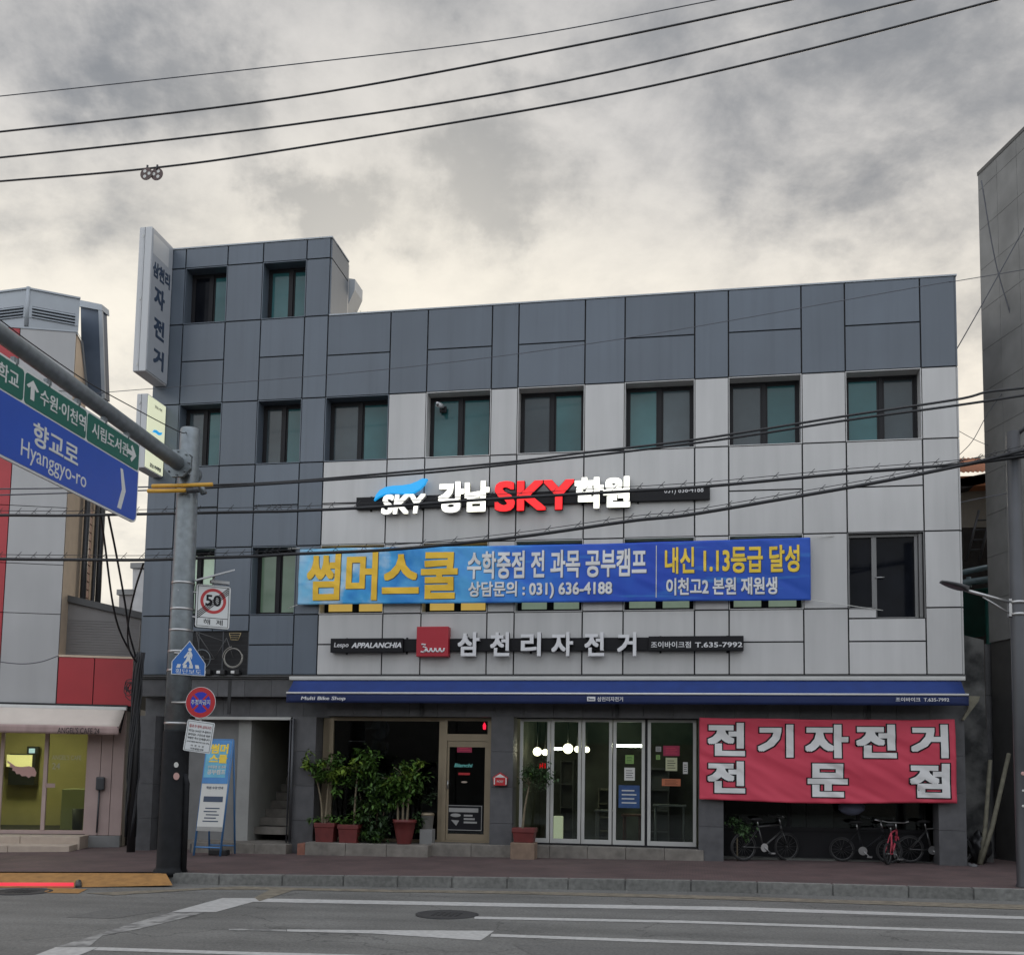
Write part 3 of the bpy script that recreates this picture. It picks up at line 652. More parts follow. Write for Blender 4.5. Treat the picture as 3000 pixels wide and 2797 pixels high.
# inner box of the shops
ins = MB()
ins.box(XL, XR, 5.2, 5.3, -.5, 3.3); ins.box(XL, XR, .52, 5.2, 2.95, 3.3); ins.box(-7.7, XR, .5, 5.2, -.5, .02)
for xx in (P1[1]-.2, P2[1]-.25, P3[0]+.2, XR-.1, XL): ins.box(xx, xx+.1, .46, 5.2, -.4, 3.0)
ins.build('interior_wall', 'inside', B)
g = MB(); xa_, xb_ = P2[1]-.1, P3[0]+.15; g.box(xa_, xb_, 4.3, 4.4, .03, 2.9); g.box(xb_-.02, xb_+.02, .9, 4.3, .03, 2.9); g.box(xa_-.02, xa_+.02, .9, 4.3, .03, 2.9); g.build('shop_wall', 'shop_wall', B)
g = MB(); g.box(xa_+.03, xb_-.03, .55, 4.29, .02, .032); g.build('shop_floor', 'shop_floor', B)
# stair hall on the left: side wall, pale pilaster, steps, olive wall
g = MB(); xa, xb, xc, xd = Xp(449, 2300, .4), Xp(698, 2300, .5), Xp(735, 2300, .5), Xp(846, 2300, .4)
g.box(xa+.35, xb, .5, .6, .0, 2.66); g.build('hall_wall', 'plaster_grey', B)
g = MB(); g.box(XL+.05, xd+.05, .42, 3.4, -.4, gz(-9)+.19); g.build('hall_floor', 'stone_light', B)
g = MB(); g.box(xb, xc, .42, 3.4, .05, 2.655); g.build('hall_pilaster', 'plaster_pale', B)
g = MB(); g.add([(xd+.02, .5, .1), (xd+.02, .5, 2.65), (xd-.35, 3.4, 2.65), (xd-.02, 3.4, .1)], [(0, 1, 2, 3)]); g.box(xd+.02, xd+.1, .5, 3.5, -.1, 2.65); g.build('stair_side_wall', 'plaster_olive', B)
g = MB(); 
for k in range(9): g.box(xc, xd+.02, .75+k*.28, 3.4, .18+k*.175, .18+(k+1)*.175-.004 if k else .335)
g.build('stair', 'stone_light', B)
g = MB(); g.box(xc, xd+.05, 3.4, 3.45, -.1, 2.66); g.build('stair_back_wall', 'inside', B)
g = MB(); g.box(xa-.02, xa+.33, .42, .5, gz(-11)-.05, 2.65); 
for q in (.02, .17, .3): g.box(xa+q-.02, xa+q+.02, .36, .42, gz(-11), 2.6)
g.build('side_door', 'frame_dark', B)
g = MB(); xx = xa+.32; g.box(xx, xx+.05, .2, .3, gz(-11)+.1, 2.55); g.build('door_trim', 'plaster_pale', B)
g = MB(); g.box(Xp(575, 2100, .25), Xp(855, 2090, .25), .2, .28, 2.60, 2.66); g.build('lintel_trim', 'frame_alu', B)
g = MB(); q0 = Xp(857, 2200, -.08); g.tube([(q0, -.08, gz(q0)+.22), (q0, -.08, 2.62)], .03, 12); g.tube([(q0-.075, -.06, gz(q0)+.2), (q0-.07, -.06, 2.6)], .018, 10); g.build('drain_pipe', 'pole_dark', B)
# steps
stp = MB()
def step(px0, px1, py, Yf, Yb, h, name='step', m='stone_light'):
    a, b = Xp(px0, py, Yf), Xp(px1, py, Yf); g = MB()
    n = max(1, round((b-a)/.75))
    for k in range(n): u0, u1 = a+(b-a)*k/n, a+(b-a)*(k+1)/n; g.box(u0+.003, u1-.003, Yf, Yb, gz(u0)-.3, gz((a+b)/2)+h, bev=.012)
    return g.build(name, m, B)
step(560, 838, 2480, -.35, .75, .20); step(555, 560, 2480, -.35, .3, .18, m='stone')
step(893, 1254, 2480, -.42, .6, .235); step(1262, 1500, 2480, -.10, .6, .24); step(1500, 2062, 2480, -.05, .6, .22)
g = MB(); a, b = Xp(870, 2490, -.42), Xp(893, 2490, -.42); g.box(a, b, -.42, .0, -.3, gz(a)+.22, bev=.01); g.build('step_end_block', 'wood_red', B)
# shop window left, with bronze frame
def rect_frame(mb, x0, x1, z0, z1, y0, y1, t, tb=None, tt=None):
    tb = tb or t; tt = tt or t
    mb.box(x0, x0+t, y0, y1, z0, z1); mb.box(x1-t, x1, y0, y1, z0, z1); mb.box(x0+t, x1-t, y0, y1, z0, z0+tb); mb.box(x0+t, x1-t, y0, y1, z1-tt, z1)
YS = .32
a, b = P1[1]+.01, Xp(1296, 2300, YS); zb = gz(-6)+.24
g = MB(); rect_frame(g, Xp(960, 2300, YS), b, zb, 2.675, YS, YS+.1, .09, .06, .07); g.box(a, Xp(960, 2300, YS), YS+.05, YS+.1, zb, 2.67)
sw = g.build('shop_window', 'frame_bronze', B)
g = MB(); g.box(Xp(960, 2300, YS)+.09, b-.09, YS+.05, YS+.058, zb+.06, 2.605); g.build('pane', 'shop_glass', sw)
# entrance door with transom
d0, d1 = b, Xp(1440, 2300, YS); zd = gz(-4)+.245; zt = at(1400, 2160, YS).z
g = MB(); rect_frame(g, d0, d1-.01, zd, 2.675, YS-.03, YS+.09, .085, .03, .06); g.box(d0+.085, d1-.095, YS-.025, YS+.08, zt-.07, zt+.07); dr = g.build('door_frame', 'frame_bronze', B)
g = MB(); g.box(d0+.085, d1-.095, YS+.03, YS+.038, zt+.07, 2.615); g.build('transom_pane', 'shop_glass', dr)
g = MB(); rect_frame(g, d0+.09, d1-.1, zd+.035, zt-.075, YS-.005, YS+.04, .045, .13, .12); de = g.build('entrance_door', 'frame_bronze', B)
g = MB(); g.box(d0+.135, d1-.145, YS+.012, YS+.02, zd+.165, zt-.195); g.build('pane', 'shop_glass', de)
g = MB(); hx = Xp(1312, 2300, YS-.05); g.tube([(hx, YS-.06, at(1312, 2310, YS).z), (hx, YS-.06, at(1312, 2285, YS).z)], .014, 8, caps=True); g.box(hx-.012, hx+.012, YS-.06, YS, at(1312, 2308, YS).z, at(1312, 2306, YS).z); g.build('handle', 'chrome', de)
# five folding glass doors
YF = .30; bx = [(1522, 1612), (1613, 1703), (1704, 1794), (1796, 1890), (1897, 2041)]
zf = gz(-1.5)+.235; ztop = 2.665
for k, (p0, p1) in enumerate(bx):
    x0, x1 = Xp(p0, 2280, YF), Xp(p1, 2280, YF)
    g = MB(); rect_frame(g, x0, x1-.008, zf+.02, ztop, YF, YF+.06, .062, .085, .05); fd = g.build('folding_door', 'frame_alu', B)
    g = MB(); g.box(x0+.062, x1-.07, YF+.025, YF+.033, zf+.105, ztop-.05); g.build('pane', 'window_glass', fd)
g = MB(); g.box(Xp(1512, 2280, YF), Xp(2048, 2280, YF), YF-.04, YF+.1, ztop+.002, ztop+.03); g.box(Xp(1512, 2280, YF), Xp(2048, 2280, YF), YF-.03, YF+.1, zf-.02, zf+.018); g.box(Xp(1890, 2280, YF), Xp(1897, 2280, YF), YF+.01, YF+.05, zf+.02, ztop); g.build('door_track', 'frame_dark', B)
# right hand shop front, set back behind the red banner
YB = .75; x0, x1 = P3[1], P4[0]
g = MB(); g.box(x0, x1, YB, YB+.1, gz(2)-.2, gz(2)+.55); g.box(x0, x1, YB-.03, YB+.12, gz(2)+.55, gz(2)+.62)
for t_ in (0, .32, .66, .97): xx = x0+(x1-x0)*t_; g.box(xx, xx+.06, YB, YB+.08, gz(2)+.62, 2.68)
rs = g.build('shop_window', 'frame_dark', B)
g = MB(); g.box(x0, x1, YB+.05, YB+.057, gz(2)+.62, 2.68); g.build('pane', 'shop_glass', rs)
g = MB(); 
for (p0, p1, q0, q1) in ((2320, 2360, 2335, 2435), (2365, 2440, 2335, 2432)): g.box(Xp(p0, 2400, 1.2), Xp(p1, 2400, 1.2), 1.2, 1.25, at(2400, q1, 1.2).z, at(2400, q0-60, 1.2).z)
g.build('display_board', 'plaster_pale', B)
# roof structures
g = MB(); p = at(975, 760, 1.2)
q = [at(*t_, 1.2) for t_ in ((984, 811), (1040, 818), (1039, 849), (1011, 912), (984, 908))]
g.prism([(t_.x, t_.z) for t_ in q], 1.2, 1.75); q = [at(*t_, 1.2) for t_ in ((980, 780), (1001, 784), (1002, 813), (980, 813))]; g.prism([(t_.x, t_.z) for t_ in q], 1.22, 1.6)
tag(g.build('vent_hood', 'louvre', None, org=(XS[5]+.2, 1.3, 12.0)), 'pale metal hood sticking out from the right side of the dark roof tower', 'vent hood')
g = MB()
for k in range(16):
    x_ = XS[5]+.45+random.random()*.4; y_ = .35+random.random()*.3; h_ = random.uniform(.12, .36); dx = random.uniform(-.08, .08)
    g.tube([(x_, y_, ZR-.02), (x_+dx*.4, y_, ZR+h_*.6), (x_+dx, y_, ZR+h_)], [.006, .005, .003], 5)
    for _ in range(5): t_ = random.random(); c = Vector((x_+dx*t_, y_, ZR+h_*t_)); e = Vector((random.uniform(-.04, .04), random.uniform(-.04, .04), random.uniform(0, .03))); g.add([c, c+e, c+e*1.4+Vector((.012, 0, .012))], [(0, 1, 2)])
tag(g.build('roof_weeds', 'leaf_dark', None, org=(XS[5]+.6, .5, ZR)), 'small tuft of weeds growing on the roof edge beside the tower', 'weeds')
# bracket lamp sockets and camera
t = thing('security_camera', 'pale bullet security camera mounted high in a third floor window recess', 'camera', tuple(at(1295, 1180, .05)))
p = at(1288, 1186, -.02); g = MB(); g.tube([(p.x-.02, -.10, p.z-.03), (p.x+.02, .16, p.z+.03)], .042, 14); g.tube([(p.x-.025, -.13, p.z+.0), (p.x+.02, .14, p.z+.055)], .03, 8); g.build('body', 'lightbox', t)
g = MB(); g.disc((p.x-.022, p.z-.033), .028, -.108, -.100); g.build('lens', 'black', t)
g = MB(); g.tube([(p.x+.02, .12, p.z), (p.x+.03, .26, p.z+.0)], .02, 8); g.box(p.x-.05, p.x+.09, .18, .24, p.z-.08, p.z+.04); g.build('bracket', 'frame_dark', t)
for k, (px, py, ww) in enumerate(((598, 1972, .12), (640, 1972, .12), (682, 1972, .12))):
    p = at(px, py, -.18); t = thing('floodlight', ('small black floodlight on the ledge just right of the blue crossing sign', 'middle black floodlight of the three on the ledge under the bicycle ornament', 'small black floodlight on the ledge below the ornament wheel')[k], 'floodlight', (p.x, -.15, ZB), 0, 'floodlights on the ledge')
    g = MB(); g.box(p.x-.02, p.x+.13, -.17, -.03, ZB-.005, ZB+.1, bev=.012); g.tube([(p.x+.05, -.06, ZB-.01), (p.x+.05, -.02, ZB+.05)], .02, 6); g.build('housing', 'black', t)
    g = MB(); g.box(p.x-.05, p.x+.03, -.18, -.10, ZB+.015, ZB+.075, bev=.008); g.build('lens', 'white_paint', t)
# metal bicycle ornament on the slats
def circ(c, r, y, a0=0, a1=360, n=36): return [(c[0]+r*math.cos(R(a0+(a1-a0)*k/n)), y, c[1]+r*math.sin(R(a0+(a1-a0)*k/n))) for k in range(n+1)]
def fp(px, py, Y): q = at(px, py, Y); return (q.x, q.z)
t = thing('bicycle_ornament', 'bent metal rod outline of a bicycle with basket mounted on dark slats', 'ornament', (XS[2], -.1, 3.55))
c1 = fp(683, 1926, -.1); g = MB(); g.tube(circ(c1, .165*1.18, -.1), .011, 8); g.tube(circ(c1, .235, -.1, 100, 182, 14), .009, 8); g.tube(circ(c1, .215, -.1, 182, 380, 24), .006, 6); g.build('front_wheel', 'rod_silver', t)
c2 = fp(590, 1930, -.1); g = MB(); g.tube(circ(c2, .2, -.1), .008, 8); g.tube(circ(c2, .06, -.1), .006, 6); g.build('rear_wheel', 'galv', t)
g = MB(); A = fp(664, 1868, -.1); Bk = fp(628, 1930, -.1); Sd = fp(575, 1850, -.1)
for u_, v_ in ((A, c1), (A, Bk), (Bk, Sd), (Sd, c2), (Bk, c2), (fp(662, 1880, -.1), Sd)): g.tube([(u_[0], -.1, u_[1]), (v_[0], -.1, v_[1])], .008, 6)
g.build('frame', 'ledge', t)
g = MB(); k = [fp(*q, -.1) for q in ((672, 1854), (706, 1854), (698, 1874), (676, 1873))]
for j in range(4): g.tube([(k[j][0], -.1, k[j][1]), (k[(j+1) % 4][0], -.1, k[(j+1) % 4][1])], .008, 6)
for f_ in (.33, .66): g.tube([(k[0][0]+(k[3][0]-k[0][0])*f_, -.1, k[0][1]+(k[3][1]-k[0][1])*f_), (k[1][0]+(k[2][0]-k[1][0])*f_, -.1, k[1][1]+(k[2][1]-k[1][1])*f_)], .006, 6)
g.build('basket', 'basket_gold', t)
# ================================================================== SIGNS ON THE BUILDING
def TXp(mb, s, p0, p1, Y, y, depth, bold=.02, mi=0, shear=0.0, grow=0.0):
    # p0 = top left, p1 = bottom right in photo pixels, on the facade plane Y
    a = at(*p0, Y); b = at(*p1, Y); return text(mb, s, a.x, b.x, b.z, a.z, y, depth, bold, mi, shear, grow)
# lit academy sign
YS_ = -.16
t = thing('lit_wall_sign', 'lit raised letters in white and red with a cyan swoosh on a thin black bar', 'sign', (-3.5, -.05, 7.0))
a, b = at(1045, 1468, -.1), at(2080, 1440, -.1); g = MB()
zb0, zb1 = at(1500, 1462, -.1).z-.13, at(1500, 1462, -.1).z+.13
g.box(a.x, b.x, -.13, -.05, zb0, zb1, bev=.008)
for q in range(7): xx = a.x+.3+q*(b.x-a.x-.6)/6; g.box(xx-.02, xx+.02, -.05, -.03, zb0-.03, zb1+.03)
g.build('bar', 'bar_black', t)
def lit(s, p0, p1, m, name, bold=.035, shear=0.0):
    g = MB(); TXp(g, s, p0, p1, YS_, YS_-.05, .02, bold, 0, shear); o = g.build(name, m, t)
    g = MB(); TXp(g, s, p0, p1, YS_, YS_+.03, .075, bold+.006, 0, shear, .006); g.build('letter_side', 'bar_black' if 'red' in m else 'lightbox', o)
lit('SKY', (1121, 1452), (1247, 1505), 'lit_white', 'lettering', .028, .12)
lit('강남', (1287, 1415), (1434, 1500), 'lit_white', 'lettering', .045)
lit('SKY', (1452, 1413), (1682, 1494), 'lit_red', 'lettering', .028)
lit('학원', (1685, 1402), (1846, 1488), 'lit_white', 'lettering', .045)
sw_px = [(1098, 1468), (1104, 1452), (1115, 1438), (1132, 1429), (1155, 1425), (1180, 1424), (1205, 1420), (1225, 1412), (1240, 1404), (1254, 1405), (1246, 1420), (1232, 1435), (1214, 1445), (1195, 1449), (1170, 1447), (1148, 1446), (1128, 1450), (1112, 1458)]
pl = [fp(*q, YS_) for q in sw_px]; g = MB(); g.prism(pl, YS_-.07, YS_-.05); o = g.build('swoosh', 'lit_cyan', t)
g = MB(); g.prism(pl, YS_-.049, YS_+.02); g.build('letter_side', 'lit_cyan', o)
g = MB(); TXp(g, '031) 636-4188', (1946, 1428), (2061, 1446), -.13, -.131, 0, .006); g.build('lettering', 'white_letter', t)
# bicycle shop sign
t = thing('shop_name_sign', 'white unlit letters and red square logo on a black bar above the blue awning', 'sign', (-2.5, -.05, 4.1))
p = at(1500, 1889, -.1); zc = p.z; a, b = at(973, 1890, -.1).x, at(2178, 1888, -.1).x
g = MB(); g.box(a, Xp(1184, 1890, -.1), -.2, -.05, zc-.145, zc+.145, bev=.008); g.box(Xp(1184, 1890, -.1)+.002, Xp(1900, 1890, -.1), -.13, -.05, zc-.125, zc+.135, bev=.008); g.box(Xp(1900, 1890, -.1)+.002, b, -.2, -.05, zc-.135, zc+.145, bev=.008)
for q in range(7): xx = a+.3+q*(b-a-.6)/6; g.box(xx-.02, xx+.02, -.05, -.03, zc-.17, zc+.17)
g.build('bar', 'bar_black', t)
g = MB(); TXp(g, 'Lespo', (979, 1882), (1021, 1899), -.2, -.202, 0, .012, 0, .15); g.build('lettering', 'white_letter', t)
g = MB(); TXp(g, 'APPALANCHIA', (1030, 1882), (1176, 1897), -.2, -.202, 0, .03, 0, .25); g.build('lettering', 'white_letter', t)
s0, s1 = at(1221, 1835, -.25), at(1312, 1922, -.25); g = MB(); g.box(s0.x, s1.x, -.25, -.05, s1.z, s0.z, bev=.012); lg = g.build('logo_board', 'bike_red', t)
def logo(mb, x0, x1, z0, z1, y, r):
    W_, H_ = x1-x0, z1-z0
    P = lambda u_, v_: (x0+u_*W_, y, z0+v_*H_)
    path = [(0.02, .97), (.2, .97), (.09, .66), (.2, .62), (.25, .45), (.22, .2), (.1, .06), (0, .12)]
    mb.tube([P(*q) for q in path], r, 6)
    cup = []
    for k in range(4):
        cx = .33+k*.19
        cup += [(cx-.085+.17*(1-math.cos(math.pi*j/8))/2, .1+.42*(1-math.sin(math.pi*j/8))) for j in range(9)]
    mb.tube([P(.13, .1)] + [P(*q) for q in cup], r, 6)
s0, s1 = at(1233, 1886, -.255), at(1302, 1911, -.255); g = MB(); logo(g, s0.x, s1.x, s1.z, s0.z, -.253, .017); g.build('logo', 'white_letter', lg)
for ch, q0, q1 in (('삼', 890, 1003), ('천', 1062, 1162), ('리', 1224, 1328), ('자', 1385, 1498), ('전', 1560, 1663), ('거', 1733, 1833)):
    p0, p1 = (850+.5533*q0, 1852), (850+.5533*q1, 1922)
    g = MB(); TXp(g, ch, p0, p1, -.2, -.2, .035, .03); o = g.build('letter', 'white_letter', t); g = MB(); TXp(g, ch, p0, p1, -.2, -.135, .06, .024); g.build('letter_side', 'lightbox', o)
g = MB(); TXp(g, '조이바이크점', (1907, 1879), (2024, 1897), -.2, -.202, 0, .012); g.build('lettering', 'white_letter', t); g = MB(); TXp(g, 'T.635-7992', (2036, 1881), (2175, 1895), -.2, -.202, 0, .014); g.build('lettering', 'white_letter', t)
# cloth banners
def fold(x, z, amp, seed):
    a = mnoise.noise(Vector((x*.55+z*.9, z*.8-x*.2, seed)))+.45*mnoise.noise(Vector((x*1.5+z*2.6, z*1.2, seed+4)))+.22*mnoise.noise(Vector((x*4+z*6.5, z*3, seed+9)))
    return amp*a
def cloth(x0, x1, zf0, zf1, y, amp, nx, nz, seed, name, m, parent, curve=0.0):
    g = MB(); vs = []; fs = []
    for i in range(nx+1):
        for j in range(nz+1):
            u_, v_ = i/nx, j/nz; x = x0+(x1-x0)*u_; z = zf1(u_)+(zf0(u_)-zf1(u_))*v_
            d = fold(x, z, amp, seed)
            vs.append((x, y+d, z))
    for i in range(nx):
        for j in range(nz): k = i*(nz+1)+j; fs.append((k, k+nz+1, k+nz+2, k+1))
    g.add(vs, fs, 0, True)
    o = g.build(name, m, parent)
    md = o.modifiers.new('thick', 'SOLIDIFY'); md.thickness = .004; md.offset = 1
    return o, (lambda x, z: fold(x, z, amp, seed))
def drape(mb, fn, L=.09):                                  # print follows the folds of the cloth
    bm = bmesh.new(); vs = [bm.verts.new(p) for p in mb.v]
    for f in mb.f:
        try: bm.faces.new([vs[i] for i in f])
        except ValueError: pass
    bmesh.ops.triangulate(bm, faces=bm.faces[:])
    for _ in range(4):
        es = [e for e in bm.edges if e.calc_length() > L]
        if not es: break
        bmesh.ops.subdivide_edges(bm, edges=es, cuts=1, use_grid_fill=False); bmesh.ops.triangulate(bm, faces=[f for f in bm.faces if len(f.verts) > 3])
    mb.v = []; mb.f = []; mb.mi = []; mb.sm = []
    mb.addbm(bm)
    for p in mb.v: p.y += fn(p.x, p.z)
YBN = -.17
t = thing('blue_banner', 'long printed blue cloth banner with gold and white lettering across the second floor windows', 'banner', (at(878, 1604, YBN).x, YBN, 4.95))
tl, tr, bl, br = at(878, 1606, YBN), at(2373, 1574, YBN), at(872, 1771, YBN), at(2377, 1757, YBN)
def lin(a, b): return lambda u_: a+(b-a)*u_
co, fn = cloth((tl.x+bl.x)/2, (tr.x+br.x)/2, lin(bl.z, br.z), lambda u_: tl.z+(tr.z-tl.z)*u_-.035*math.sin(math.pi*u_), YBN, .04, 220, 30, 3.0, 'cloth', 'banner_blue', t)
def btext(s, p0, p1, m, bold, name='lettering', shadow=True):
    if shadow:
        g = MB(); a = at(*p0, YBN); b = at(*p1, YBN); text(g, s, a.x+.014, b.x+.014, b.z-.014, a.z-.014, YBN-.004, 0, bold); drape(g, fn); g.build('letter_shadow', 'navy_text', t)
    g = MB(); TXp(g, s, p0, p1, YBN, YBN-.012, 0, bold); drape(g, fn); return g.build(name, m, t)
btext('썸머스쿨', (902, 1620), (1340, 1755), 'gold', .028)
btext('수학중점 전 과목 공부캠프', (1370, 1616), (1894, 1688), 'banner_white', .025)
btext('상담문의 : 031) 636-4188', (1373, 1704), (1793, 1750), 'banner_white', .025)
btext('내신 1.13등급 달성', (1948, 1604), (2342, 1675), 'yellow_text', .025)
btext('이천고2 본원 재원생', (1952, 1694), (2277, 1740), 'banner_white', .025)
g = MB(); a = at(1923, 1598, YBN); b = at(1925, 1750, YBN); g.box(a.x-.008, a.x+.008, YBN-.012, YBN-.01, b.z, a.z); drape(g, fn); g.build('divider', 'paper', t)
for (u_, v_) in ((tl, (-8.35, -.02, 6.2)), (bl, (-8.3, -.02, 4.93)), (tr, (2.75, -.02, 6.2)), (br, (3.6, -.02, 4.75))): g = MB(); g.tube([u_, v_], .007, 5); g.build('tie_rope', 'paper', t)
YR = -.16
t = thing('red_banner', 'red cloth banner with big white outlined letters hung over the right hand shop front', 'banner', (2.5, YR, 1.15))
tl, tr, bl, br = at(2050, 2101, YR), at(2797, 2107, YR), at(2048, 2340, YR), at(2804, 2354, YR)
co, fn = cloth((tl.x+bl.x)/2, (tr.x+br.x)/2, lambda u_: bl.z+(br.z-bl.z)*u_-.03*math.sin(math.pi*u_)**2-.012*math.sin(5*u_), lambda u_: tl.z+(tr.z-tl.z)*u_-.02*math.sin(math.pi*u_)-.006*math.sin(17*u_), YR, .085, 110, 44, 8.0, 'cloth', 'banner_red', t)
def rtext(s, p0, p1):
    g = MB(); TXp(g, s, p0, p1, YR, YR-.004, 0, .04, 0, 0, .03); drape(g, fn); g.build('letter_outline', 'bar_black', t)
    g = MB(); TXp(g, s, p0, p1, YR, YR-.013, 0, .04); drape(g, fn); g.build('lettering', 'banner_white', t)
for s, p0, p1 in (('전', (2073, 2116), (2183, 2214)), ('기', (2220, 2121), (2325, 2218)), ('자', (2358, 2121), (2486, 2220)), ('전', (2507, 2121), (2627, 2220)), ('거', (2667, 2121), (2778, 2220)),
                  ('전', (2072, 2228), (2183, 2323)), ('문', (2366, 2235), (2485, 2335)), ('점', (2664, 2235), (2783, 2337))): rtext(s, p0, p1)
# awning
t = thing('blue_awning', 'long blue cloth awning with white trim and lettering above the shop fronts', 'awning', (-1.5, -.1, 3.0))
g = MB(); a, b = at(851, 1990, -.12), at(2826, 1996, -.12); g.box(a.x, b.x, -.2, -.0, a.z-.02, a.z+.06, bev=.015); g.build('cassette', 'frame_alu', t)
YA = -.5; fl, fr_ = at(839, 2031, YA), at(2838, 2032, YA); zfr = (fl.z+fr_.z)/2
def canvas(mb, x0, x1, zt0, yt, zf0, yf, sag, n=40):
    vs = []; fs = []
    for i in range(n+1):
        for j in range(7):
            v_ = j/6; x = x0+(x1-x0)*i/n; vs.append((x, yt+(yf-yt)*v_, zt0+(zf0-zt0)*v_-sag*math.sin(math.pi*v_)*(1+.4*mnoise.noise(Vector((x*1.3, 0, 0))))))
    for i in range(n):
        for j in range(6): k = i*7+j; fs.append((k, k+7, k+8, k+1))
    mb.add(vs, fs, 0, True)
g = MB(); canvas(g, a.x+.1, b.x-.08, a.z-.03, -.19, zfr+.012, YA, .012); o = g.build('canvas', 'awning_blue', t); o.modifiers.new('thick', 'SOLIDIFY').thickness = .004
g = MB(); g.tube([(fl.x, YA, zfr), (fr_.x, YA, zfr)], .02, 8); g.build('front_bar', 'white_paint', t)
def valance(mb, x0, x1, z1, z0, y, amp, n=120):
    vs = []; fs = []
    for i in range(n+1):
        for j in range(4):
            x = x0+(x1-x0)*i/n; v_ = j/3; vs.append((x, y+amp*v_*mnoise.noise(Vector((x*1.7, 2, 0))), z1+(z0-z1)*v_))
    for i in range(n):
        for j in range(3): k = i*4+j; fs.append((k, k+4, k+5, k+1))
    mb.add(vs, fs, 0, True)
zv = (at(1500, 2060, YA).z); g = MB(); valance(g, fl.x, fr_.x, zfr-.02, zv, YA+.005, .02); o = g.build('valance', 'awning_navy', t); o.modifiers.new('thick', 'SOLIDIFY').thickness = .004
YV = YA-.016
def vtext(s, p0, p1, bold, shear=0.0): g = MB(); TXp(g, s, p0, p1, YV, YV, 0, bold, 0, shear); g.build('lettering', 'white_letter', t)
vtext('Multi Bike Shop', (882, 2039), (1012, 2053), .02, .12); vtext('삼천리자전거', (1750, 2040), (1825, 2054), .014); vtext('조이바이크  T.635-7992', (2624, 2042), (2781, 2055), .014)
g = MB(); s0, s1 = at(1720, 2040, YV), at(1744, 2053, YV); g.box(s0.x, s1.x, YV-.004, YV, s1.z, s0.z); o = g.build('logo_board', 'white_letter', t)
g = MB(); logo(g, s0.x+.02, s1.x-.02, s1.z+.025, s0.z-.025, YV-.006, .006); g.build('logo', 'navy_text', o)
for xx in (fr_.x-.35, fl.x+.4, -1.6):
    g = MB(); g.tube([(xx, -.12, a.z-.06), (xx+.02, -.33, zfr-.16), (xx, YA+.02, zfr-.01)], .018, 8); g.build('arm', 'frame_dark', t)
g = MB(); q = [at(*z_, -.05) for z_ in ((2836, 2038), (2868, 2040), (2864, 2054), (2822, 2110), (2816, 2108), (2834, 2076))]; g.prism([(z_.x, z_.z) for z_ in q], -.12, -.04); g.build('end_bracket', 'beam_wood', t)
# projecting light boxes on the left corner
def lightbox(name, label, x0, x1, y0, y1, z0, z1, face, txts, capn):
    t = thing(name, label, 'sign', ((x0+x1)/2, y1, z0))
    g = MB(); g.box(x0, x1-.012, y0, y1, z0, z1, bev=.012); xm = (x0+x1)/2-.02
    g.box(x0+.09, x0+.1, y0-.004, y0, z0+.02, z1-.02); g.build('case', 'lightbox', t)
    g = MB(); g.box(xm-.004, xm+.004, y0-.003, y0+.02, z0+.01, z1-.01)
    g.build('seam', 'ledge', t)
    for zz in (z0+.15, (z0+z1)/2, z1-.2): g = MB(); g.box(xm-.05, xm-.02, y0-.012, y0+.01, zz-.03, zz+.03); g.build('latch', 'frame_alu', t)
    g = MB(); g.box(x1-.012, x1+.004, y0+.025, y1-.01, z0+.03, z1-.03); fc = g.build('face', face, t)
    for zz in (z0+.4, z1-.4): g = MB(); g.box(x0+.08, x1-.08, y1, .0, zz-.04, zz+.04); g.build('bracket', 'frame_dark', t)
    return t, fc
def side_text(fc, s, y0, y1, z0, z1, x, m, bold=.03):      # text on a face looking towards +x
    g = MB(); parts, fs = solid_text(s, bold, 0, 0)
    for q, i in parts: g.add([(x+w_[2]*(.003+.0003*(len(parts)-i)), y0+w_[0]*(y1-y0), z0+w_[1]*(z1-z0)) for w_ in q], fs)
    return g.build('lettering', m, fc)
x1 = at(489, 1127, -.05).x; x0 = x1-.30
t, fc = lightbox('projecting_sign', 'tall grey unlit light box sign with dark vertical lettering at the roof corner', x0, x1, -.93, -.05, 9.86, 13.03, 'lightbox_face', None, None)
def sidebox(p0, p1, X):                                     # photo pixels to (y, z) on a face x = X
    a, b = atx(*p0, X), atx(*p1, X); return a.y, b.y, b.z, a.z
def st_txt(fc, s, p_tl, p_br, X, m, bold): side_text(fc, s, *sidebox(p_tl, p_br, X), X+.005, m, bold)
# letters, each in its own place down the face
for s, (py0, py1) in (('자', (824, 900)), ('전', (914, 990)), ('거', (1003, 1078))):
    cy_ = (py0+py1)/2; cx_ = 466+(900-cy_)*.018
    A = atx(cx_-15, cy_, x1); Bq = atx(cx_+16, cy_, x1); h_ = abs(atx(cx_, py0+8, x1).z-atx(cx_, py1-8, x1).z)
    side_text(fc, s, A.y, Bq.y, A.z-h_/2, A.z+h_/2, x1+.005, 'navy_text', .035)
A = atx(448, 783, x1); Bq = atx(498, 805, x1); side_text(fc, '삼천리', A.y, Bq.y, A.z-.17, A.z+.17, x1+.005, 'navy_text', .035)
g = MB(); A = atx(450, 700, x1); Bq = atx(495, 735, x1); g.box(x1+.0042, x1+.006, A.y, Bq.y, A.z-.32, A.z+.12); g.build('blank_patch', 'lightbox', fc)
x1b = at(477, 1391, -.05).x; x0b = x1b-.25
t, fc = lightbox('lit_projecting_sign', 'lit pale yellow light box sign with a blue wave below the tall corner sign', x0b, x1b, -.80, -.05, 7.82, 9.42, 'lit_panel', None, None)
A = atx(440, 1270, x1b); pts = []
wv_px = [(445, 1266), (450, 1259), (458, 1260), (466, 1267), (475, 1267), (472, 1274), (464, 1275), (455, 1268), (448, 1266)]
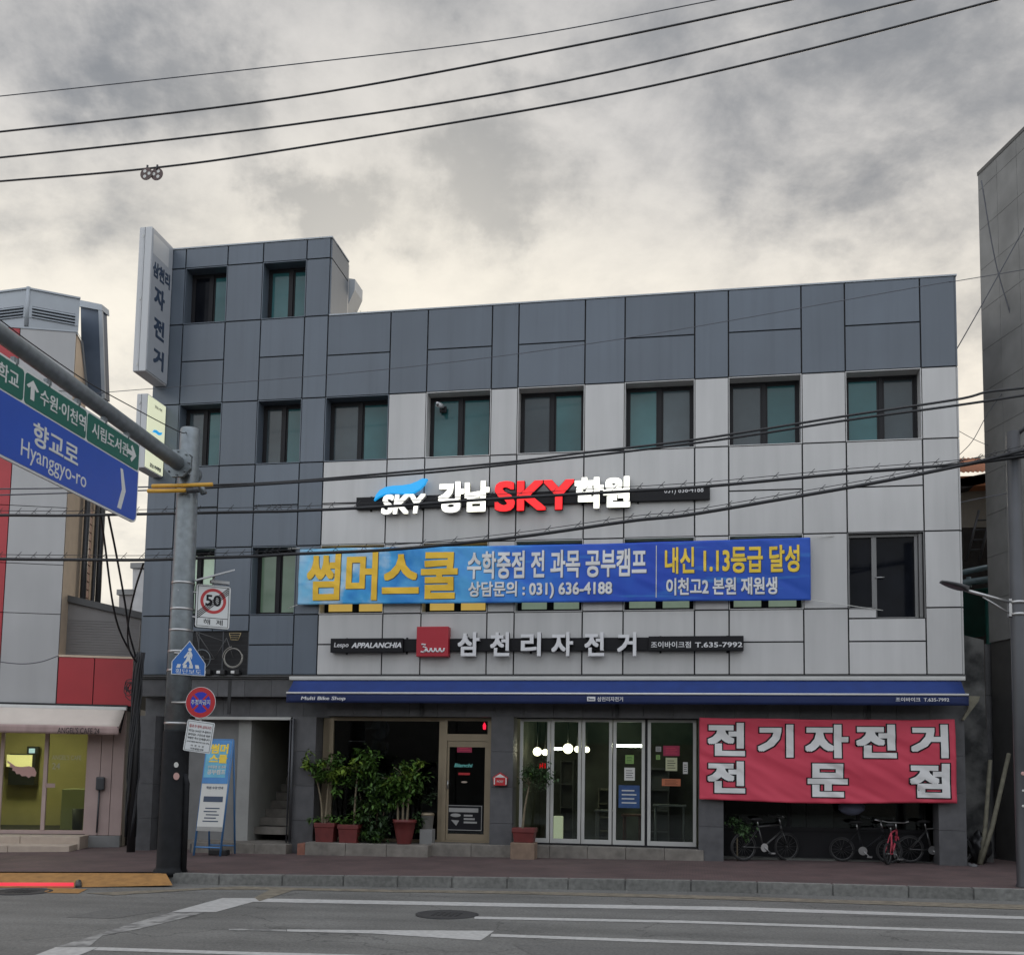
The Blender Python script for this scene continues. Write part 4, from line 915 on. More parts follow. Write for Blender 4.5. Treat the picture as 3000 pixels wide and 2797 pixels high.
q = [atx(*p_, x1b) for p_ in wv_px]; g = MB(); n = len(q)
g.add([(x1b+.005, p_.y, p_.z) for p_ in q]+[(x1b+.009, p_.y, p_.z) for p_ in q], [list(range(n)), list(range(2*n-1, n-1, -1))]+[(i, i+n, (i+1) % n+n, (i+1) % n) for i in range(n)]); g.build('wave', 'lit_cyan', fc)
A = atx(438, 1357, x1b); Bq = atx(470, 1377, x1b); side_text(fc, '강남스카이학원', A.y, Bq.y, A.z-.07, A.z+.02, x1b+.005, 'navy_text', .02)
A = atx(453, 1187, x1b); Bq = atx(474, 1197, x1b); side_text(fc, '강남스카이', A.y, Bq.y, A.z-.05, A.z+.01, x1b+.005, 'frame_alu', .01)
# ================================================================== STREET SIGN MAST
pb = gnd(499, 2553); PX, PYY, PZ = pb
def polepx(px, py): return at(px, py, PYY)
zt_ = polepx(558, 1262).z; zwrap = polepx(512, 2140).z
def prad(z): return .222-(.222-.165)*(z-PZ)/(zt_-PZ)
t = thing('sign_mast', 'thick galvanised steel mast with dark wrapped base and a long arm over the road', 'mast', (PX, PYY, PZ))
g = MB(); g.lathe([(prad(zwrap), zwrap), (prad(4), 4), (prad(6), 6), (prad(zt_), zt_), (prad(zt_)*.9, zt_+.03), (.01, zt_+.035)], (PX, PYY, 0), 32); g.build('pole', 'galv', t)
g = MB(); g.lathe([(.27, PZ-.05), (.27, PZ+.03), (.236, PZ+.06), (.228, PZ+.1), (prad(2.0)+.008, zwrap-.02), (prad(2.2)+.008, zwrap)], (PX, PYY, 0), 32); g.build('wrapped_base', 'pole_wrap', t)
g = MB(); g.tube([(PX+.26, PYY-.05, PZ), (PX+.25, PYY-.05, PZ+1.45), (PX+.20, PYY-.05, PZ+1.6)], .045, 12); g.build('cable_duct', 'pole_wrap', t)
ZA = polepx(553, 1379).z
far_ = Vector((PX+.24*2.2, PYY-5.15*2.2, ZA+.30)); near = Vector((PX, PYY-.05, ZA)); dirA = (far_-near).normalized()
g = MB(); g.tube([near, near+dirA*1.2, near+dirA*5, near+dirA*11], [.122, .120, .112, .1], 24); g.build('arm', 'galv', t)
g = MB(); c = near+dirA*.30
ex = dirA; e1 = Vector((1, 0, 0))-dirA*dirA.x; e1.normalize(); e2 = dirA.cross(e1)
def octo(cc, r_, th):
    vs = []; n = 8
    for k in range(n):
        q = math.pi/8+2*math.pi*k/n; vs.append(cc+(e1*math.cos(q)+e2*math.sin(q))*r_)
    vs += [p+ex*th for p in vs]
    g.add(vs, [list(range(n)), list(range(2*n-1, n-1, -1))]+[(i, i+n, (i+1) % n+n, (i+1) % n) for i in range(n)])
octo(c, .25, .022); octo(c+ex*.035, .25, .022)
for k in range(8): q = 2*math.pi*k/8; pp = c+(e1*math.cos(q)+e2*math.sin(q))*.2; g.tube([pp-ex*.03, pp+ex*.09], .016, 6)
for k in range(4):
    q = math.pi/4+math.pi/2*k; d_ = e1*math.cos(q)+e2*math.sin(q); g.add([c+d_*.12, c+d_*.24, c-ex*.14+d_*.24, c-ex*.22+d_*.14], [(0, 1, 2, 3)])
g.tube([near-dirA*.32, near+dirA*.1], .13, 16); g.build('arm_flange', 'galv', t)
g = MB(); kx = PX+.2; g.tube([(PX+.1, PYY-.06, ZA-.32), (PX+.28, PYY-.06, ZA-.30), (PX+.33, PYY-.06, ZA-.42)], .06, 10); g.build('cable_elbow', 'galv', t)
g = MB()
for z_ in (zwrap+.12, polepx(505, 1848).z, polepx(505, 1910).z, polepx(505, 1965).z, polepx(505, 1710).z, polepx(505, 1786).z): g.lathe([(prad(z_)+.006, z_-.02), (prad(z_)+.006, z_+.02)], (PX, PYY, 0), 28)
g.build('band', 'chrome', t)
def stick(px, py, r_, m, nm, lab):
    p = polepx(px, py); ang = math.asin(max(-.95, min(.95, (p.x-PX)/.24))); 
    g = MB((PX, PYY, p.z), ang); g.disc((0, 0), r_, -.246, -.24, 20, 0, 0, .8); o = g.build(nm, m, t); return o
stick(534, 2240, .045, 'paper', 'sticker', ''); stick(534, 2273, .06, 'pink', 'sticker', '')
# hanging direction sign
ANG = math.atan2(-dirA.y, -dirA.x)
SO = near+dirA*1.72; SO = Vector((SO.x+.02, SO.y, 0))
def dp(px, py): return plane_hit(px, py, SO, ANG)
t = thing('direction_sign', 'big blue road sign with green upper strip hanging under the mast arm', 'road sign', (SO.x, SO.y, 5.2), ANG)
zt1, zb1 = dp(400, 1299)[1], dp(392, 1534)[1]; sr = dp(400, 1400)[0]; sL = sr-4.6
def rrect(x0, x1, z0, z1, r_, n=6, corners=(1, 1, 1, 1)):
    pts = []
    for (cx, cz, a0, on) in ((x1-r_, z1-r_, 0, corners[0]), (x0+r_, z1-r_, 90, corners[1]), (x0+r_, z0+r_, 180, corners[2]), (x1-r_, z0+r_, 270, corners[3])):
        if on:
            for k in range(n+1): q = R(a0+90*k/n); pts.append((cx+r_*math.cos(q), cz+r_*math.sin(q)))
        else: pts.append((cx+(r_ if a0 in (0, 270) else -r_), cz+(r_ if a0 in (0, 90) else -r_)))
    return pts
def SMB(): return MB((SO.x, SO.y, 0), ANG)
g = SMB(); g.prism(rrect(sL, sr, zb1, zt1, .12), -.03, -.0); g.build('board', 'sign_white', t)
zm = dp(400, 1383)[1]
g = SMB(); g.prism(rrect(sL+.03, sr-.03, zb1+.03, zm-.012, .1, corners=(0, 0, 1, 1)), -.036, -.0301); g.build('blue_panel', 'sign_blue', t)
d1_, d2_ = dp(62, 1160)[0], dp(250, 1200)[0]
for u0, u1 in ((sL+.03, d1_-.015), (d1_+.015, d2_-.015), (d2_+.015, sr-.03)):
    g = SMB(); g.prism(rrect(u0, u1, zm+.012, zt1-.03, .05), -.036, -.0301); g.build('green_panel', 'sign_green', t)
def dtext(s, x0, x1, z0, z1, bold): g = SMB(); text(g, s, x0, x1, z0, z1, -.0362, .003, bold); g.build('lettering', 'sign_white', t)
def dbox(p_l, p_r, py_half):                                # centre pixels of the left and right end -> box
    pass
hg = (zt1-zm)
def drow(s, pl_, pr_, zc, h_, bold): a = dp(*pl_)[0]; b = dp(*pr_)[0]; dtext(s, a, b, zc-h_/2, zc+h_/2, bold)
zg = (zt1+zm)/2
drow('수원·이천역', (110, 1155), (243, 1240), zg, hg*.48, .012)
drow('시립도서관', (263, 1245), (370, 1320), zg, hg*.46, .012)
drow('학교', (-14, 1075), (47, 1110), zg, hg*.50, .012)
def poly_sign(pts): g = SMB(); g.prism(pts, -.0392, -.0362); g.build('arrow', 'sign_white', t)
ax_ = dp(88, 1140)[0]; u_ = hg
poly_sign([(ax_, zg+.3*u_), (ax_-.13, zg+.07*u_), (ax_-.085, zg+.02*u_), (ax_-.04, zg+.09*u_), (ax_-.04, zg-.28*u_), (ax_+.04, zg-.28*u_), (ax_+.04, zg+.09*u_), (ax_+.085, zg+.02*u_), (ax_+.13, zg+.07*u_)])
ax_ = dp(396, 1338)[0]-.04; 
poly_sign([(ax_, zg), (ax_-.13, zg+.13), (ax_-.17, zg+.09), (ax_-.115, zg+.035), (ax_-.26, zg+.035), (ax_-.26, zg-.035), (ax_-.115, zg-.035), (ax_-.17, zg-.09), (ax_-.13, zg-.13)])
a1, a2 = dp(338, 1390), dp(359, 1440); hb = zm-zb1; zc = (zm+zb1)/2
poly_sign([(a2[0]-.16, zc+.3), (a2[0]-.09, zc+.3), (a2[0]+.02, zc), (a2[0]-.09, zc-.3), (a2[0]-.2, zc-.3), (a2[0]-.09, zc)])
drow('향교로', (88, 1275), (222, 1330), zc+.13*hb, hb*.38, .018)
a = dp(52, 1330)[0]; b = dp(246, 1400)[0]; dtext('Hyanggyo-ro', a, b, zc-.41*hb, zc-.06*hb, .006)
for q in (.35, 1.0, 1.7, 2.4, 3.1, 3.8):
    g = SMB(); g.tube([(sr-q, -.01, zt1-.03), (sr-q, .0, ZA-.07)], .03, 8); g.box(sr-q-.05, sr-q+.05, -.025, .03, zt1-.05, zt1+.07); g.build('hanger', 'galv', t)
# small signs clamped to the mast
def post_sign(name, label, px, py, ang, dist, tilt=0.0):
    # finds the place of the sign centre on the vertical plane through the mast
    n_ = Vector((-math.sin(ang), math.cos(ang), 0)); o = Vector((PX, PYY, 0)) - n_*dist
    s_, z_ = plane_hit(px, py, o, ang); ex_ = Vector((math.cos(ang), math.sin(ang), 0)); c = o+ex_*s_
    t = thing(name, label, 'road sign', (c.x, c.y, z_), ang); return t, (c.x, c.y, z_)
# end of speed limit
t, c = post_sign('speed_sign', 'white road sign with a struck through fifty in a red ring and small solar panel', 624, 1777, R(38), .10)
def LMB(c, a, tilt=0.0):
    m = MB(); m.T = Matrix.Translation(Vector(c)) @ Matrix.Rotation(a, 4, 'Z') @ Matrix.Rotation(tilt, 4, 'Y'); return m
A_ = R(38); g = LMB(c, A_); g.prism(rrect(-.29, .29, -.37, .37, .04), 0, .07); g.build('case', 'frame_dark', t)
g = LMB(c, A_); g.prism(rrect(-.285, .285, -.365, .365, .04), -.006, 0); o = g.build('board', 'sign_white', t)
g = LMB(c, A_); 
for (x0, x1, z0, z1) in ((-.26, .26, .335, .343), (-.26, .26, -.343, -.335), (-.26, -.252, -.343, .343), (.252, .26, -.343, .343), (-.252, .252, -.2, -.19)): g.box(x0, x1, -.0085, -.0062, z0, z1)
g.build('border', 'bar_black', o); g = LMB(c, A_)
text(g, '해  제', -.15, .17, -.31, -.215, -.0064, 0, .008); g.build('lettering', 'bar_black', o); g = LMB(c, A_); text(g, '50', -.13, .13, .01, .2, -.0062, .002, .02)
g.build('lettering', 'bar_black', o)
g = LMB(c, A_); g.disc((0, .095), .215, -.0095, -.0062, 40, 0, .165); g.build('ring', 'sign_red', o)
g = LMB(c, A_)
for k in range(4): d = (k-1.5)*.026; g.add([(-.255, -.0115, -.165+d*1.3), (-.255, -.0115, -.148+d*1.3), (.25, -.0115, .315+d*1.3-.02), (.25, -.0115, .298+d*1.3-.02)], [(0, 1, 2, 3)])
g.build('strike', 'bar_black', o)
g = LMB((c[0], c[1], c[2]+.55), A_); g.add([(-.33, -.18, -.14), (.3, -.18, .10), (.3, .3, .14), (-.33, .3, -.10)]+[(-.33, -.18, -.165), (.3, -.18, .075), (.3, .3, .115), (-.33, .3, -.125)], [(0, 1, 2, 3), (7, 6, 5, 4), (0, 4, 5, 1), (1, 5, 6, 2), (2, 6, 7, 3), (3, 7, 4, 0)]); g.box(-.05, .26, 0, .1, -.14, -.09); g.tube([(.0, .05, -.2), (.0, .05, .0)], .02, 8); g.build('solar_panel', 'lightbox', t)
g = MB(); 
for dz in (-.2, .22): g.tube([(PX, PYY-.18, c[2]+dz), (c[0], c[1]+.08, c[2]+dz)], .018, 6)
g.build('clamp', 'chrome', t)
# pedestrian crossing
A_ = R(40); t, c = post_sign('crossing_sign', 'blue pentagon road sign with a white walking figure over crossing stripes', 553, 1935, A_, .22)
sh = [(0, .33), (-.27, -.03), (-.27, -.235), (.27, -.235), (.27, -.03)]
g = LMB(c, A_); g.prism([(x*1.02, z*1.02) for x, z in sh], -.004, .004); g.build('board', 'sign_white', t)
g = LMB(c, A_); g.prism([(x*.97, z*.97) for x, z in sh], -.007, -.0041); o = g.build('face', 'sign_cross', t)
g = LMB(c, A_); y0, y1 = -.0095, -.0071
g.disc((.01, .185), .028, y0, y1, 16); g.prism([(-.02, .15), (.03, .155), (.055, .1), (.045, .03), (.035, .03), (.035, .08), (.02, .04), (.065, -.08), (.035, -.09), (-.01, .0), (-.075, -.085), (-.105, -.075), (-.045, .02), (-.03, .08), (-.07, .04), (-.085, .05), (-.05, .1)], y0, y1)
for k in range(4): x = -.2+k*.105; g.prism([(x, -.125), (x+.06, -.125), (x+.075-.01*k, -.065), (x+.02-.01*k, -.065)], y0, y1) if k != 9 else None
text(g, '횡단보도', -.21, .21, -.22, -.14, -.0075, 0, .004); g.build('symbol', 'sign_white', o)
g = MB(); 
for dz in (.12, -.12): g.tube([(PX, PYY-.2, c[2]+dz), (c[0], c[1]+.004, c[2]+dz)], .02, 6)
g.build('clamp', 'chrome', t)
# no parking disc and plate
A_ = R(3); t, c = post_sign('no_parking_sign', 'round red and blue no parking road sign on the mast', 588, 2057, A_, .27)
g = LMB(c, A_); g.disc((0, 0), .255, -.004, .006, 48); g.build('back_plate', 'sign_white', t)
g = LMB(c, A_); g.disc((0, 0), .248, -.007, -.0041, 48, 0, .172); o = g.build('ring', 'sign_red', t)
g = LMB(c, A_); g.disc((0, 0), .172, -.0065, -.0041, 48); o = g.build('face', 'sign_royal', t)
g = LMB(c, A_)
for a_ in (45, 135):
    q = R(a_); d = Vector((math.cos(q), 0, math.sin(q))); e = Vector((-math.sin(q), 0, math.cos(q)))*.017
    for s0_, s1_ in ((.06, .175), (-.175, -.06)): g.add([tuple(d*s0_-e+Vector((0, -.008, 0))), tuple(d*s1_-e+Vector((0, -.008, 0))), tuple(d*s1_+e+Vector((0, -.008, 0))), tuple(d*s0_+e+Vector((0, -.008, 0)))], [(0, 1, 2, 3)])
g.build('cross_stroke', 'sign_red', o)
g = LMB(c, A_); text(g, '주정차금지', -.16, .165, -.04, .045, -.0086, 0, .008); g.build('lettering', 'sign_white', o)
t, c2_ = post_sign('notice_plate', 'slightly tilted white notice plate with small lettering under the round sign', 583, 2157, A_, .27)
TL_ = R(7); g = LMB(c2_, A_, TL_); g.prism(rrect(-.235, .235, -.255, .255, .03), -.004, .006); g.build('board', 'sign_white', t)
g = LMB(c2_, A_, TL_)
for (x0, x1, z0, z1) in ((-.215, .215, .232, .237), (-.215, .215, -.237, -.232), (-.215, -.21, -.232, .232), (.21, .215, -.232, .232)): g.box(x0, x1, -.0065, -.0041, z0, z1)
g.build('border', 'bar_black', t); g = LMB(c2_, A_, TL_)
for s, z, ww, hh in (('여기는 24시간 주·정차가', .085, .19, .04), ('금지되는 구간으로 위반', .025, .19, .04), ('차량은 즉시 단속됩니다', -.035, .19, .04), ('(도로교통법 제32조에 의한 지역)', -.095, .19, .026), ('이   천   시   장', -.155, .11, .03), ('이천경찰서장', -.205, .115, .03)): text(g, s, -ww, ww, z-hh/2, z+hh/2, -.0045, 0, .012)
g.build('lettering', 'bar_black', t)
g = LMB(c2_, A_, TL_); text(g, '절대 주·정차 금지구간', -.19, .19, .135, .185, -.0045, 0, .012); g.build('heading', 'sign_red', t)
g = MB(); g.tube([(c[0], c[1]+.03, c[2]+.2), (c2_[0], c2_[1]+.03, c2_[2]-.2)], .02, 8); g.tube([(PX, PYY-.2, c[2]), (c[0], c[1]+.02, c[2])], .022, 8); g.build('back_post', 'chrome', t)
# ================================================================== CAFE BUILDING ON THE LEFT
CA = R(18); CO = Vector((at(164, 2059, .3).x, .3, 0))
def cp_(px, py, d=0.0):                                     # pixel on the cafe front (d in front of it) -> (s, z)
    return plane_hit(px, py, CO-Vector((-math.sin(CA), math.cos(CA), 0))*d, CA)
def CMB(): return MB(CO, CA)
t = thing('cafe_building', 'pale grey and red panelled cafe building with a louvred box on its roof', 'building', (CO.x, CO.y, -.2), CA)
ztop = cp_(233, 976)[1]; z3 = cp_(100, 2061)[1]; sred = cp_(28, 1500)[0]; sr0 = cp_(385, 2061)[0]; sb = cp_(361, 2300)[0]; zr1 = cp_(280, 1927)[1]
zj = sorted([z3, cp_(183, 1800)[1], cp_(192, 1656)[1], cp_(206, 1457)[1]-.25, cp_(225, 1150)[1], ztop])
g = CMB()
for a, b in zip(zj, zj[1:]): g.box(sred+.01, -.005, -.03, 0, a+.008, b-.008)
g.build('pale_cladding', 'panel_cafe', t)
g = CMB()
for a, b in zip(zj, zj[1:]): g.box(sred-1.2, sred-.01, -.03, 0, a+.008, b-.008)
g.build('red_band', 'red_panel', t)
g = CMB()
for a, b in zip(zj, zj[1:]): g.box(sred-6, sred-1.22, -.03, 0, a+.008, b-.008)
g.build('orange_reflection_band', 'orange_reflection', t)  # band coloured like orange light reflected on the cladding
g = CMB(); g.box(-7, -.001, .002, .34, z3-.1, ztop-.03); g.box(-7, -.001, .341, 1.0, z3-.1, ztop-1.05); g.box(-7, -.21, 1.0, 3.0, z3, 8.2); g.box(-7, sb-.02, .3, 5, 2.62, z3); g.box(.0, sr0-.01, .002, 3, z3-.1, zr1-.01); g.build('wall_backing', 'joint', t)
g = CMB(); g.prism([(0, z3), (0, 1)], 0, 1) if False else None
g.add([(.002, .0, z3), (.002, 1.0, z3), (.002, 1.0, ztop-1.0), (.002, .35, ztop-.02), (.002, 0, ztop-.01)], [(0, 1, 2, 3, 4)]); g.box(-.2, .0, 1.001, 3.1, z3, 8.3); g.build('side_wall', 'beige_wall', t)
g = CMB(); g.add([(.004, -.03, ztop), (.004, .0, ztop+.02), (.004, .38, ztop), (.004, 1.02, ztop-1.0), (.05, 1.02, ztop-1.03), (.05, .36, ztop-.05), (.05, -.03, ztop-.03)], [(0, 1, 2, 3, 4, 5, 6)]); g.box(-6, .03, -.045, .0, ztop, ztop+.04); g.build('parapet_trim', 'louvre', t)
dpx = [(1.3, .07), (2.05, .05), (2.6, .08)]
for yy, rr in dpx: g = CMB(); g.tube([(.09, yy, 4.6), (.09, yy, 8.2)] if rr > .06 else [(.16, yy, 4.3), (.16, yy, 5.2), (.08, yy+.15, 5.35), (.08, yy+.15, 8.2)], rr, 10); g.build('drain_pipe', 'pole_dark', t)
g = CMB()
for k in range(14): z = 5.0+k*.2; g.box(.001, .035, 1.45, 2.0, z, z+.17)
g.build('tiled_strip', 'wood_red', t)
# red lower panels and grey extension
g = CMB(); sm = cp_(275, 2000)[0]
for a, b in ((.02, sm-.01), (sm+.01, sr0)): g.box(a, b, -.03, 0, z3, zr1)
g.build('red_panel', 'red_panel', t); g = CMB(); g.box(-.0, sr0+.02, -.045, .3, zr1+.003, zr1+.05); g.build('panel_cap', 'beige_wall', t)
ep = [cp_(*q, -.5) for q in ((186, 1742), (414, 1797), (402, 1945), (160, 1935))]
g = CMB(); g.prism(ep, .5, 3.0); 
for k in range(16): z = ep[3][1]+.06*k+.03; g.box(0.01, ep[2][0]-.01, .488, .5, z, z+.01) if z < ep[1][1] else None
g.build('extension_wall', 'siding', t)
g = CMB(); a, b = ep[0], ep[1]; g.prism([(a[0]-.05, a[1]+.02), (b[0]+.03, b[1]+.02), (b[0]+.03, b[1]-.13), (a[0]-.05, a[1]-.13)], .42, .499); g.build('extension_gutter', 'ledge', t)
# roof louvre box
c0 = at(84, 844, .2); zc_ = c0.z
def atz(px, py, z): d = ray(px, py); return CAM+d*((z-HC)/d.z)
c1_ = atz(234.6, 873, zc_); c2_ = atz(-60, 862, zc_); zl0 = at(229, 972, c1_.y).z
def lface(a, b, g, gl):
    a = Vector((a.x, a.y, 0)); b = Vector((b.x, b.y, 0)); dv = (b-a).normalized(); nn = Vector((dv.y, -dv.x, 0)); ln = (b-a).length
    def q(s_, o_, z): p = a+dv*s_+nn*o_; return (p.x, p.y, z)
    for (s0, s1, z0, z1, o) in ((0, ln, zl0-.1, zl0+.12, .02), (0, ln, zc_-.42, zc_-.04, .02), (0, .1, zl0+.12, zc_-.42, .03), (ln-.08, ln, zl0+.12, zc_-.42, .03), (-.01, ln+.01, zc_-.04, zc_, .05)):
        g.add([q(s0, 0, z0), q(s1, 0, z0), q(s1, 0, z1), q(s0, 0, z1), q(s0, o, z0), q(s1, o, z0), q(s1, o, z1), q(s0, o, z1)], [(4, 5, 6, 7), (0, 4, 7, 3), (1, 2, 6, 5), (0, 1, 5, 4), (3, 7, 6, 2)])
    z = zl0+.13
    while z < zc_-.46: gl.add([q(.1, .05, z), q(ln-.08, .05, z), q(ln-.08, .004, z+.05), q(.1, .004, z+.05), q(.1, .004, z), q(ln-.08, .004, z)], [(0, 1, 2, 3), (0, 4, 5, 1)]); z += .072
g = MB(); gl = MB(); lface(c0, c1_, g, gl); lface(c2_, c0, g, gl)
bk = [c0, c1_, c1_+Vector((-.9, .9, 0)), c2_+Vector((.0, .9, 0)), c2_]
n = 5; g.add([(p.x, p.y, zc_-.01) for p in bk]+[(p.x, p.y, zl0-.1) for p in bk], [list(range(n)), list(range(2*n-1, n-1, -1))]+[(i, i+n, (i+1) % n+n, (i+1) % n) for i in (1, 2, 3)]); g.tube([(c0.x, c0.y, zl0-.1), (c0.x, c0.y, zc_+.02)], .05, 8)
o = g.build('louvre_box', 'louvre', t); gl.build('louvre_slats', 'louvre', o)
g = MB(); q = [at(*p, 1.6) for p in ((236, 883), (299, 897), (308, 1168), (240, 1168))]; g.prism([(p.x, p.z) for p in q], 1.6, 1.8); o = g.build('roof_screen_panel', 'grey_box', t)
g = MB(); i_ = [at(*p, 1.58) for p in ((232, 880), (301, 894), (302, 912), (234, 899))]; g.prism([(p.x, p.z) for p in i_], 1.54, 1.85); i_ = [at(*p, 1.58) for p in ((290, 905), (301, 905), (309.5, 1168), (300, 1168))]; g.prism([(p.x, p.z) for p in i_], 1.55, 1.598); g.build('rim', 'louvre', o)
# ground floor front
sg0, sg1 = -5.0, cp_(256, 2300)[0]; zg0, zg1 = cp_(120, 2436)[1], z3-.35
g = CMB()
for a, b in ((0, .34), (.345, .66), (.665, 1.0)): g.box(sg1+(sb-sg1)*a+.004, sg1+(sb-sg1)*b-.004, -.02, .1, zg0-.06, z3-.05)
g.build('pink_wall', 'cafe_trim', t)
g = CMB(); g.box(sg1+.02, sb, -.08, .05, -.6, zg0-.07, bev=.01); g.build('plinth', 'concrete', t)
g = CMB(); g.box(sb-.04, sb, .1, 4, -.5, z3-.05); g.box(sb, sr0+.0, .6, 4, -.5, z3-.02); g.build('return_wall', 'black', t)
sp_ = cp_(130, 2300)[0]; g = CMB(); g.box(sg0, sg1, .0, .1, zg1, z3-.05); g.box(sg0, sg1, .02, .1, zg0-.04, zg0+.04); g.box(sp_-.04, sp_+.04, .0, .08, zg0+.04, zg1); g.box(sg1-.05, sg1, .02, .1, zg0+.04, zg1); 
sp2 = cp_(4, 2300)[0]; g.box(sp2-.06, sp2+.01, .0, .08, zg0+.04, zg1); cf = g.build('shop_front', 'cafe_trim', t)
g = CMB(); g.box(sg0, sg1-.05, .05, .056, zg0+.04, zg1); g.build('pane', 'cafe_glass', cf)
g = CMB(); g.box(sg0, sg1+.5, 3.0, 3.1, -.3, 3.0); g.box(sg0, sg1+.5, .12, 3.0, 2.62, 2.7); g.box(sg1+.02, sg1+.1, .12, 3.0, -.3, 2.62); g.box(sg0-.1, sg0, .12, 3, -.3, 2.7); g.build('interior_wall', 'cafe_in', t)
g = CMB(); g.box(sg0, sg1+.5, .1, 3.0, zg0-.3, zg0-.02); g.build('interior_floor', 'brick_dark', t)
g = CMB(); a = cp_(24, 2150, -1.2); b = cp_(101, 2150, -1.2); g.box(a[0], b[0], 1.0, 1.5, 2.54, 2.615); o = tag(g.build('ceiling_lamp', 'cafe_lamp', None, org=tuple(CO+Vector((-1, 1.2, 2.6)))), 'bright rectangular ceiling lamp inside the cafe window', 'lamp')
def cq(px0, px1, py0, py1, d, y0, y1): a, b = cp_(px0, py1, d), cp_(px1, py0, d); return a[0], b[0], y0, y1, a[1], b[1]
t2 = thing('menu_display', 'black wall display with a glowing cream screen on top inside the cafe', 'display', tuple(CO+Vector((-1.4, 2, 1))), CA)
g = CMB(); g.box(*cq(22, 104, 2208, 2298, -2.6, 2.62, 2.9)); g.build('cabinet', 'black', t2)
g = CMB(); g.box(*cq(19, 95, 2211, 2245, -2.6, 2.58, 2.615)); g.build('screen', 'screen_cream', t2)
t2 = thing('wall_screen', 'small glowing blue screen high on the cafe back wall', 'screen', tuple(CO+Vector((-1, 2.4, 1.6))), CA)
g = CMB(); g.box(*cq(78, 112, 2186, 2212, -2.7, 2.7, 2.85)); g.build('case', 'black', t2); g = CMB(); g.box(*cq(85, 103, 2192, 2205, -2.7, 2.68, 2.698)); g.build('screen', 'screen_blue', t2)
g = CMB(); a = cp_(185, 2310, -1.3); b = cp_(252, 2432, -1.3); g.box(a[0], sg1, 1.2, 2.2, zg0-.02, a[1], bev=.015); tag(g.build('serving_counter', 'paper_yellow', None, org=tuple(CO)), 'pale serving counter inside the cafe at the right end of its window', 'counter')
g = CMB(); a = cp_(211, 2366, -.7); b = cp_(240, 2425, -.7); c_ = ((a[0]+b[0])/2, .75, zg0-.018); g.lathe([(.10, 0), (.125, a[1]-zg0), (.115, a[1]-zg0), (.095, .02)], c_, 18); tag(g.build('waste_bin', 'pole_dark', None, org=tuple(CO)), 'dark tapered waste bin standing before the pale cafe counter', 'bin')
g = CMB(); w_px = [(22, 2226), (32, 2234), (46, 2244), (64, 2246), (85, 2243), (100, 2248), (107, 2262), (104, 2274), (92, 2272), (84, 2278), (76, 2272), (64, 2273), (58, 2266), (48, 2267), (44, 2258), (36, 2256), (37, 2248), (28, 2246), (30, 2238), (22, 2234)]
g.prism([cp_(*p, -.04) for p in w_px], .038, .042); tag(g.build('wing_decal', 'pink', None, org=tuple(CO)), 'pale pink feathered wing sticker on the cafe window', 'sticker')
t2 = thing('window_lettering', 'faint white lettering stuck on the right pane of the cafe window', 'lettering', tuple(CO), CA)
for s, p0, p1 in (("ANGEL'S CAFE", (152, 2212), (238, 2224)), ('24', (152, 2234), (176, 2252))): g = CMB(); a = cp_(p0[0], p1[1], -.04); b = cp_(p1[0], p0[1], -.04); text(g, s, a[0], b[0], a[1], b[1], .045, .002, .0); g.build('lettering', 'plaster_pale', t2)
t2 = thing('electric_meter', 'grey electric meter box with a pipe on the pink cafe wall', 'meter', tuple(CO), CA)
g = CMB(); a = cp_(297, 2291); g.box(a[0]-.09, a[0]+.09, -.13, -.02, a[1]-.17, a[1]+.12, bev=.03); g.build('box', 'pole_dark', t2); g = CMB(); g.tube([(a[0]-.02, -.06, a[1]-.15), (a[0]-.03, -.06, zg0)], .02, 8); g.build('conduit', 'pole_dark', t2)
t2 = thing('door_plate', 'small pink name plate on the cafe door frame', 'plate', tuple(CO), CA)
g = CMB(); g.box(*cq(132, 162, 2294, 2306, 0, -.012, -.0)); g.build('plate', 'awning_pink', t2)
# cafe steps
t2 = thing('cafe_steps', 'two cream stone steps in front of the cafe door', 'steps', (CO.x-1, CO.y-1, gz(-14)), CA)
sE = cp_(236, 2460, .7)[0]
g = CMB(); 
for k in range(6): g.box(sE-1.2*(k+1)+.004, sE-1.2*k-.004, -.75, -.02, -.5, zg0-.05, bev=.012)
g.build('upper_step', 'cafe_step', t2)
sE2 = cp_(205, 2490, 1.3)[0]; zs2 = cp_(100, 2476, 1.3)[1]; g = CMB()
for k in range(6): g.box(sE2-1.2*(k+1)+.004, sE2-1.2*k-.004, -1.35, -.755, -.6, zs2, bev=.012)
g.build('lower_step', 'cafe_step', t2)
# cafe awning
t2 = thing('cafe_awning', 'cream cloth awning with dark lettering over the cafe front', 'awning', tuple(CO), CA)
sA = cp_(372, 2070, .1)[0]; zA_ = z3-.03
g = CMB(); g.box(-5.5, sA, -.14, -.03, zA_-.07, zA_-.0, bev=.01); g.build('cassette', 'white_paint', t2)
g = CMB(); g.box(-5.5, sA, -.06, -.03, zA_+.001, zA_+.05); g.build('black_line', 'black', t2)  # black strip along the top of the cassette
pf = .62; zf_ = cp_(150, 2123, pf)[1]; sF = cp_(318, 2125, pf)[0]
g = CMB(); g.T = Matrix.Translation(CO) @ Matrix.Rotation(CA, 4, 'Z'); vs = []; nA = 24
canvas(g, -5.4, sA-.03, zA_-.05, -.12, zf_, -pf, .02, nA)
for k in range(len(g.v)):                                   # right end runs back at a slant
    pass
o = g.build('canvas', 'awning_cream', t2); o.modifiers.new('thick', 'SOLIDIFY').thickness = .004
g = CMB(); zv_ = cp_(150, 2148, pf)[1]; valance(g, -5.4, sA-.03, zf_, zv_, -pf-.0, .05); o = g.build('valance', 'awning_pink', t2); o.modifiers.new('thick', 'SOLIDIFY').thickness = .004
